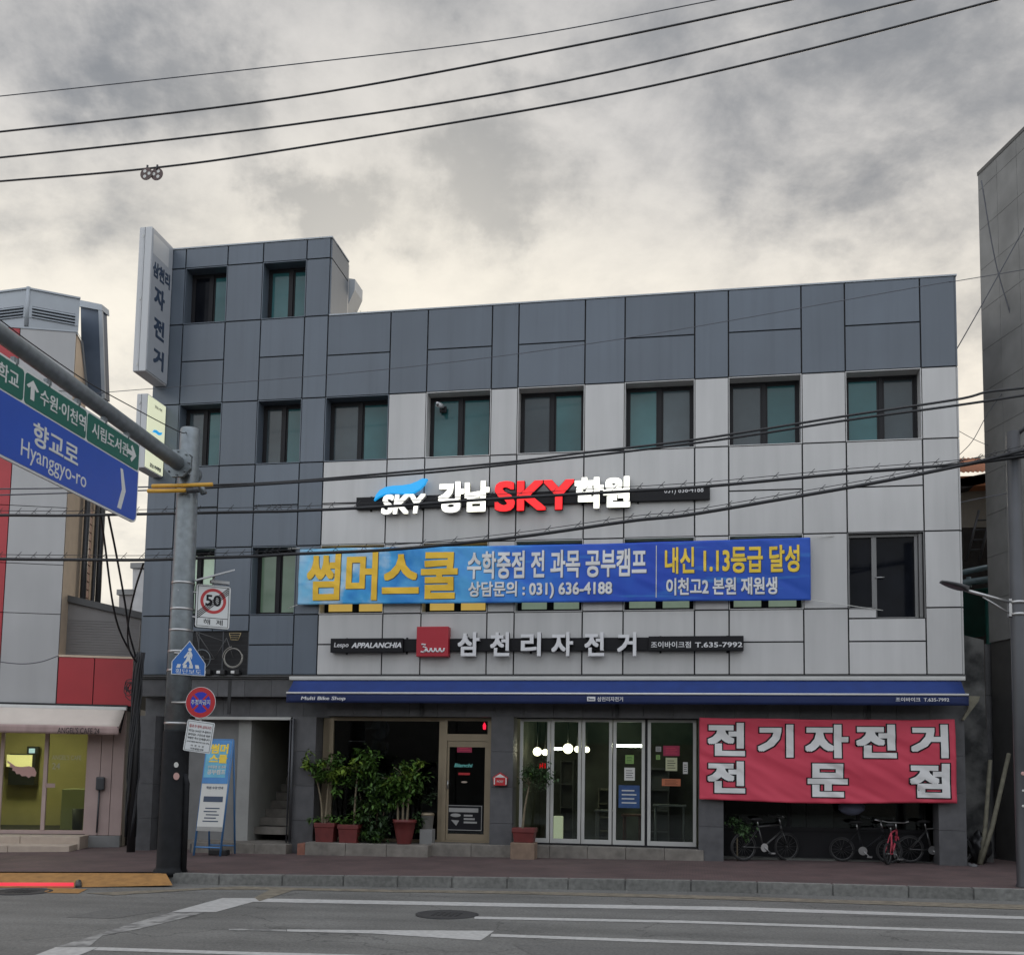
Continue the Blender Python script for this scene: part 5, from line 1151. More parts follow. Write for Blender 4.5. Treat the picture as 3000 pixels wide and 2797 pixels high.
g = CMB(); a = cp_(168, 2147, pf+.04); b = cp_(292, 2132, pf+.04); text(g, "ANGEL'S CAFE 24", a[0], b[0], a[1], b[1], -pf-.04, .003, .006); g.build('lettering', 'frame_dark', t2)
g = CMB(); g.tube([(sA-.05, -.1, zA_-.1), (sA-.06, -.35, zf_-.12), (sA-.05, -pf, zf_-.01)], .02, 8); g.build('arm', 'frame_dark', t2)
# clutter in the gap, cable post
xg = at(395, 2200, -.5).x; UP = (xg, -.5, gz(xg))
t = thing('cable_post', 'thin black utility post wrapped in loose cables in the gap beside the cafe', 'post', UP)
zt0 = at(395, 1925, -.5).z
g = MB(); g.tube([(xg+.02, -.5, UP[2]-.1), (xg, -.5, 2), (xg-.01, -.5, zt0)], [.085, .08, .07], 12); g.build('post', 'black', t)
g = MB(); rnd = random.Random(3)
for k in range(9):
    a0 = rnd.uniform(0, 6.28); zz = [UP[2]+.3+(zt0-UP[2]-.2)*j/9 for j in range(10)]
    g.tube([(xg+.1*math.cos(a0+j*.35)+rnd.uniform(-.025, .025), -.5+.1*math.sin(a0+j*.35)-.02, z) for j, z in enumerate(zz)], rnd.choice((.010, .014, .018)), 5)
for k in range(6):
    c = (xg-.12+rnd.uniform(-.08, .06), -.56, at(372, 2020, -.5).z+rnd.uniform(-.12, .1)); r_ = rnd.uniform(.06, .15)
    g.tube([(c[0]+r_*math.cos(q/12*6.28), c[1]+rnd.uniform(-.02, .02), c[2]+r_*1.2*math.sin(q/12*6.28)) for q in range(13)], .009, 5)
g.build('cable_tangle', 'cable', t)
# ================================================================== RIGHT HAND BUILDING AND ALLEY
F = Vector((6.0, 1.8, 0)); NN = Vector((6.458, .376, 0)); dv = (NN-F).normalized(); ZRB = 14.289
t = thing('tall_side_building', 'tall bare grey stone panel wall rising at the right edge', 'building', (F.x, F.y, gz(6)))
ra = math.atan2(dv.y, dv.x)
g = MB(F, ra); LNG = 3.2; cols_ = 5; z = 4.35
rows_ = []
while z < ZRB-.1: rows_.append((z, min(z+.87, ZRB))); z += .87
for (a, b) in rows_:
    for k in range(cols_): g.box(LNG*k/cols_+.004, LNG*(k+1)/cols_-.004, -.03, 0, a+.004, b-.004)
g.build('stone_cladding', 'concrete', t)
g = MB(F, ra); g.box(0, LNG, .002, 6, -.4, ZRB-.02); g.box(-.01, LNG, -.04, 6, ZRB-.02, ZRB+.06); g.build('wall_backing', 'ledge', t)
g = MB(); q0 = at(2884, 1880, 1.9); q1 = at(3090, 1875, 1.9)
for k in range(4):
    for j in range(4): xa_, xb_ = q0.x+(q1.x-q0.x)*k/4, q0.x+(q1.x-q0.x)*(k+1)/4; g.box(xa_+.004, xb_-.004, 1.9, 2.2, -.3+1.2*j+.004, min(-.3+1.2*(j+1), 4.345)-.004)
g.build('lower_wall', 'stone', t)
g = MB(); q = [at(*p, .9) for p in ((2815, 1858), (2882, 1874), (2888, 2100), (2900, 2300), (2912, 2530), (2815, 2530))]
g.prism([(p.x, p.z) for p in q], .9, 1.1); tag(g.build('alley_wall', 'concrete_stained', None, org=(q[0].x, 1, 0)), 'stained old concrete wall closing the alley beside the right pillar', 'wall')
# old house behind the alley
YH = 5.0
def hp(px, py, Y=YH): p = at(px, py, Y); return (p.x, p.z)
t = thing('back_house', 'old house with an orange roof seen at the end of the alley', 'house', (6.5, YH, 0))
x0, x1 = hp(2770, 1500)[0], hp(2960, 1500)[0]
g = MB(); zz0, zz1 = hp(2850, 1545)[1], hp(2850, 1410)[1]; g.box(x0, x1, YH, YH+3, zz0, zz1); g.build('wall', 'wall_beige', t)
g = MB(); g.box(x0, x1, YH-.02, YH+3, 0, zz0-.02); g.build('brick_wall', 'brick_dark', t)
g = MB(); g.prism([hp(2790, 1408, YH-.4), hp(2960, 1372, YH-.4), hp(2960, 1398, YH-.4), hp(2790, 1440, YH-.4)], YH-.45, YH+.2); g.build('eave', 'brick_dark', t)
za, zb_ = hp(2850, 1402)[1], hp(2850, 1345, YH+2.5)[1]
g = MB()
for k in range(14): xx = x0+(x1-x0)*k/14; ww = (x1-x0)/14; g.add([(xx, YH-.5, za-.0), (xx+ww*.92, YH-.5, za+.0), (xx+ww*.92, YH+2.5, zb_), (xx, YH+2.5, zb_), (xx+ww*.46, YH-.5, za+.05), (xx+ww*.46, YH+2.5, zb_+.05)], [(0, 4, 5, 3), (4, 1, 2, 5)])
g.box(x0, x1, YH-.45, YH+2.4, za-.3, za-.06); g.build('roof', 'roof_orange', t)
t = thing('green_canopy', 'green translucent sheet canopy on pale blue steel beams in the alley', 'canopy', (6, 3.5, 0))
q = [hp(*p, 3.2) for p in ((2790, 1735), (2935, 1715))]; 
g = MB(); g.add([(q[0][0], 3.2, q[0][1]), (q[1][0], 3.2, q[1][1]), (q[1][0], 4.6, q[1][1]-.9), (q[0][0], 4.6, q[0][1]-.9)], [(0, 1, 2, 3)]); o = g.build('sheet', 'canopy_green', t); o.modifiers.new('t', 'SOLIDIFY').thickness = .01
for (pa, pb_, yy, rr) in (((2790, 1682), (2940, 1652), 3.3, .06), ((2790, 1712), (2940, 1690), 3.25, .075), ((2838, 1690), (2840, 1720), 3.28, .05)):
    a = hp(*pa, yy); b = hp(*pb_, yy); g = MB(); g.tube([(a[0], yy, a[1]), (b[0], yy, b[1])], rr, 4); g.build('beam', 'steel_blue', t)
g = MB(); a = hp(2895, 1730, 3.3); g.tube([(a[0], 3.3, a[1]), (a[0]+.02, 3.3, 0)], .07, 8); g.build('post', 'canopy_green', t)
t = thing('ladder', 'dark metal ladder leaning against the brick wall in the alley', 'ladder', (6.0, 4.4, 0))
a, b = Vector(at(2832, 1640, 4.4)), Vector(at(2868, 1495, 4.6)); sd_ = Vector((.28, 0, 0))
g = MB(); g.tube([a, b], .03, 6); g.build('rail', 'pole_dark', t); g = MB(); g.tube([a+sd_, b+sd_], .03, 6); g.build('rail', 'pole_dark', t)
for k in range(1, 5): g = MB(); p = a+(b-a)*k/5; g.tube([p, p+sd_], .018, 6); g.build('rung', 'pole_dark', t)
def leaning(pa, pb_, Ya, Yb, r_, label):
    a = gnd(*pa); b = at(*pb_, Yb); a = Vector((a.x, Ya, gz(a.x))); m = a+(b-a)*.35+Vector((.03, 0, -.05)); g = MB(); g.tube([a, m, b], [r_, r_*.95, r_*.85], 7)
    tag(g.build('wooden_beam', 'beam_wood', None, org=tuple(a)), label, 'beam')
leaning((2836, 2520), (2901, 2226), .35, .75, .045, 'shorter pale wooden beam leaning in the alley beside the right pillar')
leaning((2842, 2522), (2956, 2207), .3, .8, .048, 'longer pale wooden beam leaning towards the right wall of the alley')
g = MB(); bm = bmesh.new(); bmesh.ops.create_icosphere(bm, subdivisions=4, radius=1); c = Vector((at(2870, 2480, .6).x, .6, gz(5.5)))
for vv in bm.verts: q = vv.co.copy(); k = 1+.25*mnoise.noise(q*2.2)+.1*mnoise.noise(q*6); vv.co = Vector((c.x+q.x*.2*k, c.y+q.y*.2*k, c.z+max(-.02, .28+q.z*.3*k)))
g.addbm(bm, 0, True); tag(g.build('rubbish_sack', 'black', None, org=tuple(c)), 'crumpled black sack on the alley ground under the leaning beams', 'sack')
for k, (px, py) in enumerate(((2845, 2520), (2838, 2533), (2852, 2536))):
    p = gnd(px, py); bm = bmesh.new(); bmesh.ops.create_icosphere(bm, subdivisions=2, radius=.07)
    for vv in bm.verts: vv.co = vv.co*(1+.5*mnoise.noise(vv.co*14+Vector((k*7, 0, 0)))); vv.co.z *= .7
    g = MB(p); g.addbm(bm, 0); o = g.build('rubble', 'stone', None, org=tuple(p)); tag(o, 'small dark lump of rubble at the foot of the right pillar', 'rubble', 'rubble lumps by the pillar')
# street lamp
lb = gnd(3004, 2597); t = thing('street_lamp', 'dark slim street lamp post with a flat lamp head on a silver arm', 'street lamp', tuple(lb))
zt2 = at(2972, 1266, lb.y).z
g = MB(); g.lathe([(.13, lb.z-.05), (.13, lb.z+.02), (.115, lb.z+.05), (.112, 2.0), (.10, zt2), (.02, zt2+.02)], (lb.x, lb.y, 0), 24); g.build('post', 'pole_dark', t)
hL, hR = at(2758, 1704, lb.y-.25), at(2838, 1728, lb.y-.12); zm1 = at(2965, 1765, lb.y)
g = MB(); g.tube([hR+Vector((-.05, 0, 0)), Vector((lb.x-.1, lb.y-.03, zm1.z))], .026, 10); g.build('arm', 'chrome', t)
g = MB(); g.tube([at(2880, 1748, lb.y-.06), Vector((lb.x-.1, lb.y-.02, at(2965, 1800, lb.y).z))], .014, 8); g.build('brace', 'chrome', t)
g = MB(); g.box(lb.x-.135, lb.x-.09, lb.y-.05, lb.y+.05, at(2965, 1806, lb.y).z, at(2965, 1755, lb.y).z); 
for zz in (zm1.z, at(2965, 1800, lb.y).z): g.lathe([(.118, zz-.02), (.118, zz+.02)], (lb.x, lb.y, 0), 20)
g.build('clamp', 'chrome', t)
ax = (hR-hL).normalized(); up_ = Vector((0, 0, 1)); up_ = (up_-ax*up_.dot(ax)).normalized(); sd_ = ax.cross(up_); g = MB(); vs = []; nL = 14; L_ = (hR-hL).length
for i in range(nL+1):
    u_ = i/nL; wd = .13*math.sin(math.pi*min(1, (u_*.82+.1)))**.7*(1 if u_ < .75 else 1-.75*(u_-.75)/.25); th = .05*(.5+u_*.9)
    for k in range(10):
        q = 2*math.pi*k/10; vs.append(hL+ax*L_*u_+sd_*wd*math.cos(q)+up_*(th*max(-.45, math.sin(q))))
fs = [(i*10+k, i*10+(k+1) % 10, (i+1)*10+(k+1) % 10, (i+1)*10+k) for i in range(nL) for k in range(10)]+[list(range(10)), [nL*10+k for k in range(10)]]
g.add(vs, fs, 0, True); g.build('lamp_head', 'pole_dark', t)
a = at(2975, 1282, lb.y); g = MB(); g.tube([(lb.x-.05, lb.y-.02, zt2-.12), (lb.x+.5, lb.y-.1, zt2+.32), (lb.x+1.6, lb.y-.3, zt2+.7)], .035, 10); g.build('upper_arm', 'pole_dark', t)
for px, py, r_, m in ((2998, 2265, .035, 'pink'), (2998, 2315, .02, 'paper'), (2998, 2360, .022, 'paper')):
    g = MB(); p = at(px, py, lb.y-.115); g.ball((p.x, lb.y-.112, p.z), r_, 0, 10, (1, .1, .8)); g.build('sticker', m, t)
# far buildings seen through the gap
for (pts, lab, m) in (([(389, 1665), (420, 1668), (420, 1900), (387, 1900)], 'pale grey far block just left of the dark facade', 'far_wall'), ([(349, 1743), (388, 1741), (387, 1900), (347, 1900)], 'low grey far block with flat roof beyond the gap', 'siding')):
    q = [at(*p, 30) for p in pts]; g = MB(); g.prism([(p.x, p.z) for p in q], 30, 36); t = thing('far_building', lab, 'building', (q[0].x, 30, 0)); g.build('wall', m, t); g = MB(); g.box(q[0].x-.1, q[1].x+.1, 29.9, 36.1, q[0].z+.005, q[0].z+.3); g.build('roof', 'concrete', t)
# ================================================================== CABLES
def spl(pts, n=10):
    pts = [Vector(p) for p in pts]; P = [pts[0]*2-pts[1]]+pts+[pts[-1]*2-pts[-2]]; out = []
    for i in range(1, len(P)-2):
        for k in range(n):
            u_ = k/n; a, b, c, d = P[i-1:i+3]; out.append(.5*((2*b)+(c-a)*u_+(2*a-5*b+4*c-d)*u_*u_+(3*b-a-3*c+d)*u_**3))
    out.append(P[-2]); return out
def cable(px, Y, r_, label, m='cable', ties=False, group=None, Y2=None):
    Y2 = Y if Y2 is None else Y2; n = len(px)
    pts = spl([at(p[0], p[1], Y+(Y2-Y)*i/(n-1)) for i, p in enumerate(px)], 8)
    t = MB(); t.tube(pts, r_, 6)
    o = t.build('cable', m, None, org=tuple(pts[len(pts)//2])); tag(o, label, 'cable', group)
    if ties:
        g = MB(); q = spl([at(p[0], p[1]-13, Y-.01) for p in px], 8); g.tube(q, .006, 5)
        for k in range(2, len(pts)-1, 2):
            a, b = pts[k], q[k]; g.tube([a+Vector((-.04, -.03, .02)), b+Vector((0, -.01, -.01)), b+Vector((.06, -.01, .05))], .005, 4); g.tube([a+Vector((.05, -.03, .03)), b+Vector((.0, -.012, -.01))], .005, 4)
        WM[o] = Matrix.Translation(o.location); g.build('carrier_wire', m, o)
    return o
D_ = 1.5098
def dd(*p): return [(x*D_, y*D_) for x, y in p]
WG = 'overhead wires crossing the sky'
cable(dd((-250, 212), (0, 187), (545, 128), (1000, 73), (1390, 0), (1650, -50)), -3.9, .010, 'thinnest and topmost of the wires crossing the sky', 'cable_grey', group=WG)
cable(dd((-250, 276), (0, 256), (560, 190), (1100, 92), (1535, 0), (1800, -62)), -4.0, .019, 'second wire from the top of those crossing the sky', 'cable', group=WG)
cable(dd((-250, 325), (0, 306), (560, 243), (1100, 157), (1770, 0), (2050, -72)), -4.1, .019, 'third wire from the top of those crossing the sky', 'cable', group=WG)
w4 = cable(dd((-250, 370), (0, 352), (290, 327), (560, 290), (1100, 200), (1500, 113), (1935, 0), (2200, -75)), -4.2, .019, 'lowest of the wires crossing the sky with two discs hung from it', 'cable', group=WG)
cable([(300, 1152), (350, 1146), (1100, 1085), (1800, 996), (2690, 841), (2793, 825), (3000, 790), (3300, 735)], -1.2, .007, 'thin grey wire running across the upper dark panels', 'cable_grey')
cable([(600, 1422), (850, 1410), (1248, 1376), (1514, 1351), (1713, 1326), (1950, 1299), (2137, 1273), (2474, 1219), (2798, 1171), (2893, 1148), (3000, 1136), (3300, 1095)], -3.6, .020, 'upper cable of the pair crossing under the third floor windows', group='paired cables across the facade')
cable([(590, 1430), (850, 1414), (1248, 1385), (1514, 1358), (1800, 1327), (2137, 1284), (2474, 1232), (2798, 1188), (3000, 1158), (3300, 1112)], -3.62, .020, 'lower cable of the pair crossing under the third floor windows', group='paired cables across the facade')
cable([(0, 1432), (200, 1430), (402, 1427), (500, 1424)], -3.6, .013, 'upper thin wire passing behind the blue road sign', 'cable_grey')
cable([(0, 1450), (200, 1444), (402, 1437), (500, 1436)], -3.62, .013, 'lower thin wire passing behind the blue road sign', 'cable_grey')
cable([(-300, 1511), (0, 1509), (190, 1510), (400, 1506), (750, 1499), (850, 1497), (1121, 1484), (1436, 1462), (1800, 1441), (2076, 1424), (2474, 1387), (2812, 1360), (3000, 1337), (3300, 1300)], -3.8, .026, 'thick black cable bundle crossing in front of the lit letters', ties=True)
cable([(-300, 1632), (0, 1637), (189, 1639), (416, 1640), (567, 1635), (750, 1629), (850, 1623), (1151, 1609), (1514, 1573), (1846, 1526), (2009, 1509), (2272, 1465), (2542, 1418), (2812, 1364), (3000, 1318), (3300, 1240)], -3.85, .028, 'thick black cable bundle sagging across the top of the blue banner', ties=True)
cable([(2812, 1366), (2900, 1350), (3000, 1335), (3300, 1290)], -3.83, .018, 'short black cable joining the bundles near the lamp post')
cable([(2802, 1361), (2900, 1346), (3000, 1329), (3300, 1282)], -3.78, .014, 'thin black cable above the joined bundles near the lamp post')
cable([(2793, 1040), (2870, 905), (2950, 760), (3060, 560)], .2, .010, 'wire slanting up from the right roof corner to the tall wall', 'cable_grey')
cable([(2875, 530), (2915, 760), (2960, 920), (3010, 1090)], .9, .012, 'dark cable hanging down the tall grey side wall', 'cable_grey')
cable([(2808, 1335), (2850, 1290), (2895, 1210), (2960, 1120)], 1.2, .007, 'lower thin wire across the gap beside the right roof corner', 'cable_grey')
cable([(2805, 1260), (2850, 1285), (2895, 1305)], 1.4, .006, 'thin wire sloping down across the gap beside the right wall', 'cable_grey')
cable([(2812, 1472), (2880, 1458), (2955, 1444)], .2, .008, 'thin wire running from the pale facade to the lamp post', 'cable_grey')
cable([(0, 937), (100, 1012), (250, 1115), (370, 1183), (520, 1262), (548, 1266)], -9.0, .009, 'thin dark wire running above the mast arm to its top', 'cable', Y2=PYY)
cable([(296, 1512), (308, 1600), (330, 1765), (352, 1850), (390, 1925)], -3.7, .020, 'left cable dropping from the bundle to the cable post', Y2=-.5)
cable([(318, 1512), (340, 1620), (366, 1765), (378, 1850), (398, 1925)], -3.7, .020, 'middle cable dropping from the bundle to the cable post', Y2=-.5)
cable([(420, 1650), (395, 1730), (375, 1830), (378, 1900), (400, 1940)], -3.7, .018, 'right cable slanting down from the lower bundle to the cable post', Y2=-.5)
cable([(-20, 1936), (60, 1944), (120, 1938), (172, 1920)], -.6, .010, 'thin cable sagging across the pale cafe wall', 'cable_grey')
# yellow cable guards on the pair in front of the mast
for pa, pb_, lab in (((446, 1424), (622, 1419), 'upper yellow plastic guard tube around a cable at the mast'), ((433, 1438), (548, 1436), 'lower yellow plastic guard tube around a cable at the mast')):
    a, b = at(*pa, PYY-.28), at(*pb_, PYY-.28); g = MB(); g.tube([a, (a+b)/2+Vector((0, 0, -.004)), b], .035, 8); tag(g.build('cable_guard', 'yellow_tube', None, org=tuple(a)), lab, 'cable guard', 'yellow cable guards')
a, b = at(549, 1436, PYY-.28), at(584, 1434, PYY-.28); g = MB(); g.tube([a, b], .052, 8); tag(g.build('cable_joint', 'pole_dark', None, org=tuple(a)), 'short dark cable joint sleeve beside the lower yellow guard tube', 'cable joint')
# two discs hanging from the lowest sky wire
for k, (px, py) in enumerate(((431, 512), (460, 511))):
    p = at(px, py, -4.2); t = thing('wire_disc', ('left of the two small brown discs hung on a wire in the sky', 'right of the two small brown discs hung on a wire in the sky')[k], 'wire disc', tuple(p), 0, 'discs hung on the sky wire')
    g = MB(); g.disc((p.x, p.z), .115, p.y-.03+.02*k, p.y-.018+.02*k, 24); g.build('disc', 'warn_orange', t)
    g = MB(); 
    for q in (0, 2.1, 4.2): g.disc((p.x+.055*math.cos(q+k), p.z+.055*math.sin(q+k)), .03, p.y-.034+.02*k, p.y-.0301+.02*k, 12)
    g.build('holes', 'paper', t); g = MB(); g.tube([(p.x, p.y-.01, p.z+.08), (p.x, p.y, p.z+.17)], .02, 6); g.build('hook', 'cable', t)
# ================================================================== POTTED PLANTS
def leaves(mb, blobs, Y, dens=1.0, size=.06, rnd=random.Random(5), deep=.75):
    for px, py, rp, n in blobs:
        c = at(px, py, Y); r_ = rp/165
        subs = [c+Vector((rnd.gauss(0, .45), rnd.gauss(0, .45*deep), rnd.gauss(0, .38)))*r_ for _ in range(max(3, int(n/16)))]
        for _ in range(int(n*dens*1.25)):
            s0 = rnd.choice(subs); p = s0+Vector((rnd.gauss(0, .24), rnd.gauss(0, .26*deep), rnd.gauss(0, .22)))*r_
            d = Vector((rnd.uniform(-1, 1), rnd.uniform(-1, 1), rnd.uniform(-.7, .3))).normalized(); u_ = d.cross(Vector((rnd.uniform(-.4, .4), rnd.uniform(-.4, .4), 1))).normalized()
            l = size*rnd.uniform(.6, 1.75); w_ = l*.24; n_ = d.cross(u_)
            mb.add([p, p+d*l*.4+u_*w_+n_*.006, p+d*l-Vector((0, 0, l*.18)), p+d*l*.4-u_*w_+n_*.006], [(0, 1, 2, 3)])
def pot_box(t, px0, px1, py0, py1, Y, z0, m='terracotta'):
    a, b = at(px0, py0, Y), at(px1, py0, Y); x0, x1, zt = a.x, b.x, a.z; w_ = (x1-x0)/2; xc = (x0+x1)/2; yc = Y+w_*.8
    bm = bmesh.new(); g = MB(); n = 4
    def ring(r_, z): return [(xc+r_*sx, yc+r_*.8*sy, z) for sx, sy in ((-1, -1), (1, -1), (1, 1), (-1, 1))]
    prof = [(w_*.84, z0), (w_*.95, zt-.09), (w_*1.02, zt-.085), (w_*1.02, zt), (w_*.92, zt), (w_*.9, zt-.06)]
    vs = [p for r_, z in prof for p in ring(r_, z)]; fs = [(i*4+k, i*4+(k+1) % 4, (i+1)*4+(k+1) % 4, (i+1)*4+k) for i in range(5) for k in range(4)]+[(3, 2, 1, 0)]
    g.add(vs, fs); o = g.build('pot', m, t); md = o.modifiers.new('b', 'BEVEL'); md.width = .012; md.segments = 2
    g = MB(); g.add(ring(w_*.9, zt-.055), [(0, 1, 2, 3)]); g.build('soil', 'soil', t); return xc, yc, zt
ZST = gz(-6.5)+.235
def plant(name, label, potargs, trunks, blobs, m2blobs=(), Y=-.2, size=.085, round_=False, z0=None, m='leaf', m2='leaf_yellow'):
    z0 = ZST if z0 is None else z0
    px0, px1, py0 = potargs; a = at((px0+px1)/2, py0, Y); t = thing(name, label, 'potted plant', (a.x, Y+.2, z0), 0, 'potted plants along the shop front')
    if round_:
        w_ = (at(px1, py0, Y).x-at(px0, py0, Y).x)/2; xc, yc, zt = a.x, Y+w_, a.z; h_ = zt-z0
        g = MB(); g.lathe([(w_*.6, 0), (w_*.62, .015), (w_*.85, h_*.55), (w_*.98, h_*.86), (w_*1.04, h_*.87), (w_*1.04, h_), (w_*.93, h_), (w_*.9, h_-.05)], (xc, yc, z0), 28); g.build('pot', 'terracotta', t)
        g = MB(); g.disc((0, 0), 1, 0, 0) if False else g.lathe([(w_*.9, h_-.055), (.01, h_-.05)], (xc, yc, z0), 20); g.build('soil', 'soil', t)
    else: xc, yc, zt = pot_box(t, px0, px1, py0, 0, Y, z0)
    for tr in trunks:
        pts = [Vector((at(*p, yc).x, yc+.02*i, at(*p, yc).z)) for i, p in enumerate(tr)]; pts[0].z = zt-.1
        g = MB(); g.tube(spl(pts, 5), [.026-.012*i/(5*(len(pts)-1)) for i in range(5*(len(pts)-1)+1)], 8)
        top = pts[-1]
        for _ in range(4): e = top+Vector((random.uniform(-.25, .25), random.uniform(-.15, .15), random.uniform(.0, .2))); g.tube([top-Vector((0, 0, .08)), (top+e)/2, e], [.012, .008, .004], 5)
        g.build('trunk', 'bark', t)
    g = MB(); leaves(g, blobs, yc, 1.0, size); g.build('foliage', m, t)
    if m2blobs: g = MB(); leaves(g, m2blobs, yc-.03, 1.0, size); g.build('young_foliage', m2, t)
    return t
plant('potted_tree', 'two stemmed slender tree in a square red pot at the left end of the plants', (920, 979, 2409), [[(945, 2405), (940, 2350), (925, 2275)], [(952, 2405), (957, 2350), (962, 2290), (975, 2250)]], [(985, 2236, 34, 170), (945, 2242, 30, 120), (930, 2266, 26, 80), (965, 2275, 34, 120), (985, 2310, 26, 60), (975, 2392, 20, 50), (925, 2398, 14, 30)], [(895, 2236, 24, 70), (907, 2212, 12, 20), (945, 2236, 20, 40)], Y=-.30)
plant('potted_tree', 'single stemmed spreading tree in the second square red pot', (989, 1048, 2414), [[(1037, 2410), (1040, 2340), (1046, 2255)]], [(1075, 2232, 46, 260), (1050, 2266, 34, 140), (1015, 2285, 30, 100), (1095, 2270, 34, 120), (1032, 2396, 30, 110), (1010, 2396, 18, 50)], [(992, 2272, 30, 120), (1008, 2250, 26, 90), (1055, 2240, 30, 60)], Y=-.32)
t = thing('leafy_shrub', 'dense dark shrub growing between the red pots against the shop window', 'shrub', (at(1090, 2450, .15).x, .15, ZST)); g = MB(); leaves(g, [(1130, 2300, 44, 220), (1065, 2300, 36, 150), (1040, 2350, 36, 120), (1085, 2330, 50, 260), (1105, 2300, 40, 180), (1075, 2405, 40, 200), (1100, 2440, 42, 220), (1060, 2440, 28, 120), (1130, 2350, 40, 160), (1120, 2410, 36, 140)], -.05, 1, .075, random.Random(9)); g.build('foliage', 'leaf_dark', t)
g = MB(); leaves(g, [(1090, 2345, 38, 70), (1110, 2445, 32, 60), (1075, 2440, 26, 50), (1100, 2360, 30, 60)], -.12, 1, .075, random.Random(19)); g.build('young_foliage', 'leaf', t)
g = MB(); xx = at(1090, 2450, .1).x
for dx in (-.2, -.05, .12, .25): g.tube([(xx+dx*.3, .1, ZST-.01), (xx+dx, .05, ZST+.6), (xx+dx*1.3, .0, ZST+1.0)], [.018, .013, .006], 6)
g.build('stem', 'bark', t)
plant('potted_tree', 'bright green bushy tree in a round red pot left of the entrance door', (1144, 1209, 2401), [[(1166, 2400), (1164, 2340), (1155, 2285)], [(1180, 2400), (1181, 2340), (1185, 2270)], [(1192, 2400), (1196, 2345), (1205, 2270)]], [(1190, 2268, 50, 330), (1150, 2288, 40, 220), (1168, 2312, 40, 170), (1225, 2248, 24, 80), (1205, 2300, 34, 130), (1135, 2312, 32, 120), (1180, 2335, 34, 110), (1150, 2350, 26, 60)], [(1195, 2258, 40, 90), (1228, 2240, 18, 40), (1150, 2280, 26, 40)], Y=-.34, round_=True)
t = thing('leafy_shrub', 'small dark green plant low beside the white bucket', 'shrub', (at(1232, 2450, .0).x, .1, ZST)); g = MB(); leaves(g, [(1235, 2395, 26, 150), (1250, 2340, 24, 60), (1225, 2420, 20, 70)], .05, 1, .07, random.Random(29)); g.build('foliage', 'leaf_dark', t)
g = MB(); a = at(1238, 2450, .05); g.tube([(a.x, .08, ZST-.01), (a.x, .06, ZST+.45)], .012, 6); g.build('stem', 'bark', t)
a, b = at(1228, 2388, -.05), at(1266, 2388, -.05); zb2 = at(1245, 2428, -.05).z
t = thing('bucket', 'white plastic bucket with a shiny lid by the entrance door', 'bucket', ((a.x+b.x)/2, .1, zb2)); w_ = (b.x-a.x)/2
g = MB(); g.lathe([(w_*.8, 0), (w_, a.z-zb2), (w_*1.04, a.z-zb2), (w_*1.04, a.z-zb2+.02)], ((a.x+b.x)/2, .1, zb2), 24); g.build('body', 'bucket', t)
g = MB(); g.lathe([(w_*1.05, a.z-zb2+.0), (w_*1.05, a.z-zb2+.03), (w_*.8, a.z-zb2+.055), (.01, a.z-zb2+.06)], ((a.x+b.x)/2, .1, zb2), 24); g.build('lid', 'frame_bronze', t)
g = MB(); g.box((a.x+b.x)/2-.13, (a.x+b.x)/2+.13, .0, .25, ZST-.01, zb2-.002, bev=.01); tag(g.build('planter_block', 'concrete', None, org=((a.x+b.x)/2, .1, ZST)), 'grey block under the white bucket by the door', 'block')
# plant by the folding doors on its block
a, b = at(1495, 2467, -.5), at(1566, 2467, -.5); zbk = gz(-2.3)
g = MB(); g.box(a.x, b.x, -.5, -.1, zbk-.03, a.z, bev=.015); tag(g.build('planter_block', 'planter_tan', None, org=(a.x, -.3, zbk)), 'tan square block under the red pot by the folding doors', 'block')
plant('potted_plant', 'staked dark plant in a square red pot before the first folding door', (1500, 1566, 2424), [[(1530, 2420), (1538, 2360), (1552, 2290)]], [(1567, 2272, 46, 330), (1545, 2265, 30, 120), (1595, 2270, 26, 110)], [(1560, 2258, 34, 60)], Y=-.46, z0=a.z+.002, m='leaf_dark', m2='leaf', size=.06)
# ================================================================== SMALL THINGS ON THE FRONT
t = thing('mail_box', 'small red and white house shaped mail box on the pillar right of the entrance door', 'mail box', tuple(at(1465, 2300, -.1)))
q = [fp(*p, -.1) for p in ((1444, 2276), (1465, 2262), (1487, 2277), (1484, 2300), (1447, 2300))]; g = MB(); g.prism(q, -.12, -.02); g.build('body', 'sign_red', t)
g = MB(); q = [fp(*p, -.12) for p in ((1449, 2276), (1465, 2266), (1482, 2277))]; g.prism(q, -.126, -.121); g.build('gable', 'paper', t)
g = MB(); a, b = fp(1447, 2277, -.12), fp(1450, 2297, -.12); c, d = fp(1481, 2277, -.12), fp(1484, 2297, -.12)
for (x0, x1) in ((a[0], b[0]), (c[0], d[0])): g.box(x0, x1, -.125, -.121, b[1], a[1])
g.build('trim', 'paper', t); g = MB(); a = at(1456, 2285, -.12); b = at(1475, 2292, -.12); text(g, 'POST', a.x, b.x, b.z, a.z, -.1205, .002, .01); g.build('lettering', 'paper', t)
g = MB(); q = [fp(*p, YS+.02) for p in ((1415, 2124), (1419.5, 2115), (1424, 2124), (1423, 2136), (1416, 2136))]; g.prism(q, YS, YS+.02); tag(g.build('lit_emblem', 'exit_red', None, org=(q[0][0], YS, q[0][1])), 'tiny glowing red sign in the corner of the pane over the entrance door', 'lit sign')
